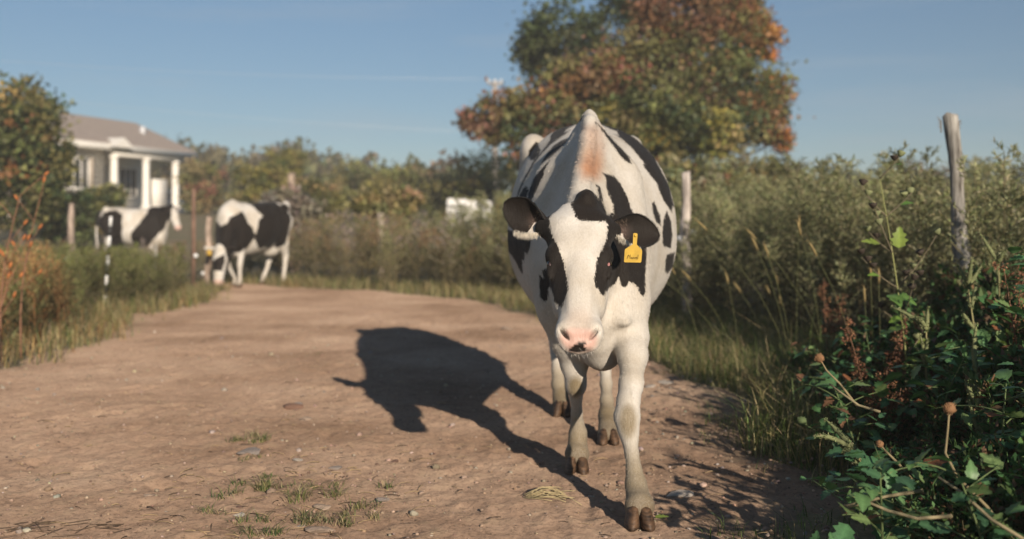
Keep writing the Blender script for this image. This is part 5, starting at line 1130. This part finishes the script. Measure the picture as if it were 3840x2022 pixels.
# ------------------------------------------------------------------ house
M_WALL = plain_mat('white_siding', (.84, .78, .67), .6, .05, 3); M_ROOF = plain_mat('roof_shingle', (.34, .28, .24), .9, .18, 7, bmp=.3); M_TRIM = plain_mat('white_trim', (.76, .73, .67), .5, .03, 5)
M_GLASS, nt, b = new_mat('window_glass'); b.inputs['Base Color'].default_value = (.03, .035, .04, 1); b.inputs['Roughness'].default_value = .06
hx, y0, y1, zf, ze, xr, zr = -19.5, 39.5, 53.6, 1.9, 4.78, -23.4, 6.42
house = thing('house', 'white bungalow with a brown roof and a columned porch on the rise at left', 'house', (-19.5, 45, 1.3))
def hb(name, lo, hi, mat, parent=None): V, Q = box(lo, hi); return link(name, big(name, V, Q, smooth=False), mat, parent if parent is not None else house)
hb('wall', (-27.2, y0 + .4, .4), (-20.1, 47.6, ze), M_WALL); hb('wall', (-27.2, 47.6, .4), (-22.4, y1 - .5, ze - .02), M_WALL); hb('foundation', (-22.4, 47.62, .4), (-19.4, y1 - .3, zf), plain_mat('concrete', (.42, .40, .37), .9, .1, 6))
for k in range(11): hb('siding_board', (-20.1, y0 + .45, zf + .12 + k * .25), (-20.082 + .0, 47.55, zf + .34 + k * .25), M_WALL)
for k in range(11): hb('siding_board', (-22.4, 47.65, zf + .12 + k * .25), (-22.382, y1 - .55, zf + .34 + k * .25), M_WALL)
# gable roof: two slopes with thickness, ridge along the house
roof = bmesh.new()
sec = [(hx, ze), (xr, zr), (2 * xr - hx, ze), (2 * xr - hx, ze + .16), (xr, zr + .18), (hx, ze + .16)]
f0 = [roof.verts.new((x, y0, z)) for x, z in sec]; f1 = [roof.verts.new((x, y1, z)) for x, z in sec]
roof.faces.new(f0); roof.faces.new(f1[::-1])
for i in range(6): roof.faces.new((f0[i], f1[i], f1[(i + 1) % 6], f0[(i + 1) % 6]))
bmesh.ops.recalc_face_normals(roof, faces=roof.faces[:]); me = bpy.data.meshes.new('roof'); roof.to_mesh(me); roof.free(); rf = link('roof', me, M_ROOF, house)
for (ya, s) in ((y0 + .4, -1), (y1 - .5, 1)):
    bm_ = bmesh.new(); q = [(-27.2, ya, ze - .03), (-20.1 if s < 0 else -22.4, ya, ze - .03), (xr, ya, zr - .05)]; A_ = [bm_.verts.new(p) for p in q]; B_ = [bm_.verts.new((p[0], p[1] - s * .1, p[2])) for p in q]; bm_.faces.new(A_); bm_.faces.new(B_[::-1])
    for i in range(3): bm_.faces.new((A_[i], B_[i], B_[(i + 1) % 3], A_[(i + 1) % 3]))
    bmesh.ops.recalc_face_normals(bm_, faces=bm_.faces[:]); me = bpy.data.meshes.new('gable'); bm_.to_mesh(me); bm_.free(); link('gable', me, M_WALL, house)
hb('fascia', (hx - .002, y0, ze - .20), (hx + .10, y1, ze + .10), M_TRIM); hb('porch_beam', (-19.86, 47.66, ze - .42), (-19.56, y1 - .3, ze - .02), M_TRIM); hb('porch_ceiling', (-22.36, 47.64, ze - .12), (-19.88, y1 - .3, ze - .03), M_TRIM)
for yy in (47.8, 50.0, 52.2):
    a = Acc(); zz = np.array([zf, zf + .12, zf + .13, zf + .3, ze - .62, ze - .56, ze - .55, ze - .42]); r = np.array([.26, .26, .20, .19, .17, .17, .22, .22]); a.add(*tube(np.stack([np.full(8, -19.7), np.full(8, yy), zz], 1), r, 16), (1, 1, 1)); link('column', big('column', *a.arrays()[:2]), M_TRIM, house)
bm_ = bmesh.new(); q = [(-19.1, 47.1, ze - .05), (-19.1, 48.5, ze - .05), (-19.1, 47.8, ze + .42)]; A_ = [bm_.verts.new(p) for p in q]; B_ = [bm_.verts.new((-20.2, p[1], p[2])) for p in q]; bm_.faces.new(A_); bm_.faces.new(B_[::-1])
for i in range(3): bm_.faces.new((A_[i], B_[i], B_[(i + 1) % 3], A_[(i + 1) % 3]))
bmesh.ops.recalc_face_normals(bm_, faces=bm_.faces[:]); me = bpy.data.meshes.new('pediment'); bm_.to_mesh(me); bm_.free(); link('pediment', me, M_TRIM, house)
hb('low_wall', (-20.0, 50.7, zf), (-19.8, 51.7, zf + 1.5), M_TRIM)
def window(x, ya, yb, za, zb, mull):
    w = hb('window', (x, ya, za), (x + .035, yb, zb), M_GLASS)
    for lo, hi in (((x, ya - .1, za - .1), (x + .07, yb + .1, za)), ((x, ya - .1, zb), (x + .07, yb + .1, zb + .1)), ((x, ya - .1, za), (x + .07, ya, zb)), ((x, yb, za), (x + .07, yb + .1, zb))): hb('frame', lo, hi, M_TRIM, w)
    for k in range(1, mull + 1): yy = ya + (yb - ya) * k / (mull + 1); hb('mullion', (x + .036, yy - .035, za), (x + .06, yy + .035, zb), M_TRIM, w)
window(-20.08, 45.2, 46.5, zf + .9, zf + 2.2, 2); window(-20.08, 42, 43.4, zf + .9, zf + 2.2, 2); window(-22.38, 48.3, 50.2, zf + .6, zf + 2.1, 4); window(-22.38, 51.2, 52.4, zf + .7, zf + 2.1, 2)
for s in (44.85, 46.65): hb('shutter', (-20.08, s, zf + .85), (-20.03, s + .22, zf + 2.3), plain_mat('shutter', (.45, .38, .30), .7, .08, 8))
hb('chimney_vent', (xr + 1.6, 52.0, 5.7), (xr + 1.85, 52.25, 6.2), plain_mat('vent_metal', (.55, .56, .58), .4, .05, 9))
house.rotation_euler.z = -math.radians(20)
# ------------------------------------------------------------------ parked car by the porch, and the white trailer in the verge
def shaped(name, rings, mat, parent):
    """loft through equal closed rings, capped"""
    bm_ = bmesh.new(); R_ = [[bm_.verts.new(p) for p in r] for r in rings]; n = len(rings[0])
    for i in range(len(R_) - 1):
        for j in range(n): bm_.faces.new((R_[i][j], R_[i][(j + 1) % n], R_[i + 1][(j + 1) % n], R_[i + 1][j]))
    bm_.faces.new(R_[0][::-1]); bm_.faces.new(R_[-1]); bmesh.ops.recalc_face_normals(bm_, faces=bm_.faces[:]); bmesh.ops.bevel(bm_, geom=[e for e in bm_.edges], offset=.03, segments=2, affect='EDGES', clamp_overlap=True)
    me = bpy.data.meshes.new(name); bm_.to_mesh(me); bm_.free(); return link(name, me, mat, parent)
def wheel(parent, c, r=.33, w=.2, ax=0):
    d = np.array([1., 0, 0]) if ax == 0 else np.array([0, 1., 0]); a = Acc(); a.add(*tube(np.asarray(c) + d * np.array([-.5, -.42, .42, .5])[:, None] * w, np.array([r * .82, r, r, r * .82]), 20), (1, 1, 1)); wh = link('wheel', big('tyre', *a.arrays()[:2]), M_BLACK, parent)
    a = Acc(); a.add(*tube(np.asarray(c) + d * np.array([-.53, -.5, .5, .53])[:, None] * w, np.array([r * .3, r * .58, r * .58, r * .3]), 16), (1, 1, 1)); link('rim', big('rim', *a.arrays()[:2]), plain_mat('rim_metal', (.5, .5, .5), .35, .05, 9, metal=.8), wh)
cx_, cy_ = P(622, 760, 62)[0], 62; gz = float(ground_z(cx_, cy_)); gz += .0
car = thing('car', 'grey-blue car parked past the last porch column', 'car', (cx_, cy_, gz)); M_CAR = plain_mat('car_paint', (.20, .25, .33), .3, .04, 4, metal=.3)
def ring(x0, x1, y, z0, z1): return [(cx_ + x0, cy_ + y, gz + z0), (cx_ + x1, cy_ + y, gz + z0), (cx_ + x1, cy_ + y, gz + z1), (cx_ + x0, cy_ + y, gz + z1)]
shaped('body', [ring(-.8, .8, -2.1, .35, .75), ring(-.87, .87, -1.7, .22, .92), ring(-.88, .88, .8, .22, .98), ring(-.87, .87, 1.8, .25, .95), ring(-.8, .8, 2.1, .35, .8)], M_CAR, car)
shaped('cabin', [ring(-.78, .78, -1.1, .97, 1.0), ring(-.66, .66, -.45, .97, 1.46), ring(-.66, .66, .8, .97, 1.48), ring(-.76, .76, 1.5, .97, 1.02)], M_GLASS, car); shaped('roof', [ring(-.62, .62, -.42, 1.462, 1.50), ring(-.62, .62, .78, 1.482, 1.52)], M_CAR, car)
for sx in (-.8, .8):
    for sy in (-1.35, 1.35): wheel(car, (cx_ + sx, cy_ + sy, gz + .33))
    link('headlight', sphere_me('headlight', (cx_ + sx * .72, cy_ - 2.02, gz + .66), (.16, .1, .08)), M_WHITE, car)
cx_, cy_ = P(1762, 780, 26)[0], 26; gz = float(ground_z(cx_, cy_)); tr = thing('trailer', 'small white ribbed trailer showing above the weeds left of the cow', 'trailer', (cx_, cy_, gz)); M_TRL = plain_mat('trailer_paint', (.66, .65, .63), .45, .03, 3)
shaped('body', [[(cx_ - .58, cy_ - .9, gz + .62), (cx_ + .58, cy_ - .9, gz + .62), (cx_ + .56, cy_ - .9, gz + 1.66), (cx_ - .53, cy_ - .9, gz + 1.73)], [(cx_ - .58, cy_ + .9, gz + .62), (cx_ + .58, cy_ + .9, gz + .62), (cx_ + .56, cy_ + .9, gz + 1.66), (cx_ - .53, cy_ + .9, gz + 1.73)]], M_TRL, tr)
for k in range(5): V, Q = box((cx_ - .54, cy_ - .935, gz + .75 + k * .19), (cx_ + .54, cy_ - .902, gz + .81 + k * .19)); link('rib', big('rib', V, Q, smooth=False), M_TRL, tr)
V, Q = box((cx_ + .58, cy_ - .03, gz + .5), (cx_ + 1.1, cy_ + .03, gz + .58)); link('drawbar', big('drawbar', V, Q, smooth=False), M_BLACK, tr)
for s in (-.85, .85): wheel(tr, (cx_ - .1, cy_ + s, gz + .34), .34, .2, 1)
V, Q = box((cx_ - .5, cy_ - .8, gz + .44), (cx_ + .58, cy_ + .8, gz + .60)); link('chassis', big('chassis', V, Q, smooth=False), M_BLACK, tr)

# ------------------------------------------------------------------ stones, clods and litter on the road
def stone_me(name, seed, flat, sub=2, rough=.22):
    bm_ = bmesh.new(); bmesh.ops.create_icosphere(bm_, subdivisions=sub, radius=1); v = np.array([q.co[:] for q in bm_.verts]); rng = np.random.default_rng(seed)
    for _ in range(11):                                          # facets
        d = rand_dir(rng, 1)[0]; h = rng.uniform(.50, .80); k = v @ d; v = v - np.outer(np.maximum(k - h, 0), d)
    v *= 1 + rough * vnoise(v[:, 0] * 1.6, v[:, 1] * 1.6, v[:, 2] * 1.6, seed)[:, None]; v *= (1, .75, flat)
    for q, p in zip(bm_.verts, v): q.co = p
    me = bpy.data.meshes.new(name); bm_.to_mesh(me); bm_.free(); return me
def smat(name, c): return plain_mat(name, c, .85, .22, 30, bmp=.5)
S_GREY, S_TAN, S_RED, S_PALE = smat('stone_grey', (.30, .25, .215)), smat('stone_tan', (.37, .275, .205)), smat('stone_red', (.22, .125, .085)), smat('stone_pale', (.42, .37, .32))
for i, (u, v, du, dv, mt, lab) in enumerate([
    (925, 1690, 90, 45, S_GREY, 'flat grey stone between two grass tufts on the road'), (1198, 1975, 98, 42, S_TAN, 'biggest tan stone at the bottom edge of the road'), (1115, 1725, 30, 22, S_PALE, 'small pale angular stone right of the flat grey one'),
    (1260, 1748, 48, 24, S_GREY, 'rounded grey stone in the middle of the road'), (1205, 1898, 55, 26, S_TAN, 'tan stone below the dark spreading tuft'), (1090, 1535, 70, 16, S_RED, 'thin reddish-brown slab lying tilted on the road'),
    (1150, 1575, 44, 20, S_TAN, 'flat tan chip right of the reddish slab'), (1115, 1520, 36, 13, S_GREY, 'pale grey chip beside the reddish slab'), (1480, 1722, 36, 16, S_RED, 'dark lone stone between tufts and cow shadow'),
    (2548, 1858, 82, 26, S_PALE, 'long pale stone right of the front hoof'), (895, 1930, 40, 26, S_PALE, 'whitish chipped stone near the bottom tufts'), (560, 1855, 42, 20, S_TAN, 'tan stone alone on the left half of the road'),
    (1430, 1870, 50, 26, S_GREY, 'grey stone at the right end of the row of tufts'), (1125, 1965, 30, 14, S_GREY, 'slaty stone left of the biggest tan stone'), (900, 1900, 30, 18, S_RED, 'reddish stone above the whitish chipped one'),
    (2440, 1455, 40, 16, S_PALE, 'pale stone at the grass edge behind the front leg'), (2500, 1440, 50, 20, S_PALE, 'larger pale stone right at the verge grass'), (3010, 1665, 48, 16, S_PALE, 'pale stone in the shade under the leafy weeds'), (2660, 1545, 30, 12, S_GREY, 'grey stone in dappled shade right of the cow'), (1900, 1240, 44, 14, S_TAN, 'blurred tan stone on the far part of the road')]):
    x, y = gp(u, v + dv * .3); k = y / F; me = stone_me('stone', 700 + i, 1.0); r = du * .68 * k
    o = link('stone', me, mt); o.scale = (r, r * 1.1, max(dv * .42 * k, r * .26)); o.rotation_euler = (0, 0, (i * 1.7) % .6 - .3); o.location = (x, y + r * .3, float(road_z(x, y)) + .1 * r); tag(o, lab, 'stone')
rng = np.random.default_rng(800); pv = [np.array([q.co[:] for q in stone_me('pebble', 900 + k, .6, 1, .3).vertices]) for k in range(6)]
tmp = stone_me('pebble', 900, .6, 1, .3); pf = np.array([p.vertices[:] for p in tmp.polygons])
def gravel(name, n, reg, size, pal, label, test=None, power=2.2):
    x = rng.uniform(reg[0], reg[1], n); y = reg[2] * (reg[3] / reg[2]) ** rng.random(n); ok = road_sd(x, y) > -.2
    if test is not None: ok &= test(x, y)
    x, y = x[ok], y[ok]; n = len(x); s = size * (.35 + rng.random(n) ** power * 1.9); k = rng.integers(0, 6, n); z = road_z(x, y); an = rng.random(n) * 6.28; C = pick(rng, pal, n, .15); Vs = []
    for i in range(n):
        v = pv[k[i]]; c, s_ = math.cos(an[i]), math.sin(an[i]); Vs.append(np.stack([v[:, 0] * c - v[:, 1] * s_, v[:, 0] * s_ + v[:, 1] * c, v[:, 2]], 1) * s[i] + (x[i], y[i], z[i] + s[i] * .12))
    m_ = len(pv[0]); return tag(link(name, big(name, np.concatenate(Vs), (np.arange(n)[:, None, None] * m_ + pf[None]).reshape(-1, 3), np.repeat(C, m_, 0)), M_STONE), label, 'gravel', kind='stuff')
gravel('gravel', 6500, (-4, 1.5, 2.9, 13), .0065, [(.34, .24, .17), (.38, .28, .20), (.27, .19, .14), (.36, .29, .23)], 'small pebbles scattered over the dirt road', power=4)
gravel('clods', 15000, (-4, 1.5, 2.9, 11), .0046, [(.14, .095, .065), (.20, .135, .09), (.25, .17, .12), (.36, .26, .19)], 'dark crumbs of soil and dung on the road', lambda x, y: vnoise(x * 1.7, y * 1.7, 0, 33) > -.15, 3)
gravel('coarse_gravel', 420, (-3.8, 1.3, 2.95, 10), .0125, [(.33, .245, .18), (.30, .25, .21), (.24, .16, .115), (.38, .31, .25)], 'coarser stones half sunk in the dirt road', power=2.5)
gravel('edge_gravel', 800, (.2, 1.9, 3.0, 7.5), .009, [(.25, .21, .18), (.22, .175, .14), (.18, .135, .105), (.32, .28, .24)], 'pale gravel along the shaded right side of the road', lambda x, y: x > .35 + .03 * y, 3.5)
rng = np.random.default_rng(820); a = Acc()                       # straw and twigs trodden into the dust
for i in range(420):
    y = 2.95 * (11 / 2.95) ** rng.random(); x = rng.uniform(-.5 * y - .2, 1.2)
    if rng.random() < .45: x, y = rng.normal(-.85, .30), abs(rng.normal(3.75, .55)) + .0
    if road_sd(x, y) < 0 or y < 2.8: continue
    L = rng.uniform(.015, .075); an = rng.normal(0, .9); q = np.array([x, y, float(road_z(x, y)) + .004]) + np.array([math.cos(an), math.sin(an), rng.normal(0, .06)]) * np.linspace(-.5, .5, 4)[:, None] * L
    q[:, 2] += np.array([0, .3, .3, 0]) * L * .25; a.add(*tube(q, rng.uniform(.0007, .0018), 4), (.40, .29, .17) if rng.random() < .7 else (.11, .075, .05))
tag(link('straw_litter', a.mesh('straw_litter'), M_DRY), 'bits of straw and twig trodden into the dirt road', 'litter', kind='stuff')
x, y = gp(180, 1985); a = Acc()
for i in range(34):
    an = rng.normal(.3, .6); L = rng.uniform(.03, .10); c = np.array([x + rng.normal(0, .13), y + rng.normal(0, .05), .008]); q = c + np.array([math.cos(an), math.sin(an), rng.normal(0, .08)]) * np.linspace(-.5, .5, 4)[:, None] * L
    a.add(*tube(q, .0011, 4), (.13, .09, .06))
tag(link('twig_heap', a.mesh('twig_heap'), M_DRY), 'dark scatter of dry twigs at the lower left corner of the road', 'twigs')
me = LYEL[0].copy(); o = bpy.data.objects.new('fallen_leaf', me); col.objects.link(o); x, y = gp(2478, 1958); o.location = (x - .02, y, .016); o.scale = (.05,) * 3; o.rotation_euler = (.15, .1, -1.5); tag(o, 'fallen yellow-green leaf beside the front hoof', 'leaf')

# ------------------------------------------------------------------ thin evening haze: one box of even air round everything
V, Q = box((-225, -45, -1.2), (225, 325, 16)); mh = bpy.data.materials.new('haze'); mh.use_nodes = True; nt = mh.node_tree; nt.nodes.clear()
pv_ = nt.nodes.new('ShaderNodeVolumePrincipled'); pv_.inputs['Color'].default_value = (.86, .86, .86, 1); pv_.inputs['Density'].default_value = .0022; pv_.inputs['Anisotropy'].default_value = 0
nt.links.new(pv_.outputs[0], nt.nodes.new('ShaderNodeOutputMaterial').inputs['Volume'])
tag(link('haze', big('haze', V, Q, smooth=False), mh), kind='stuff')
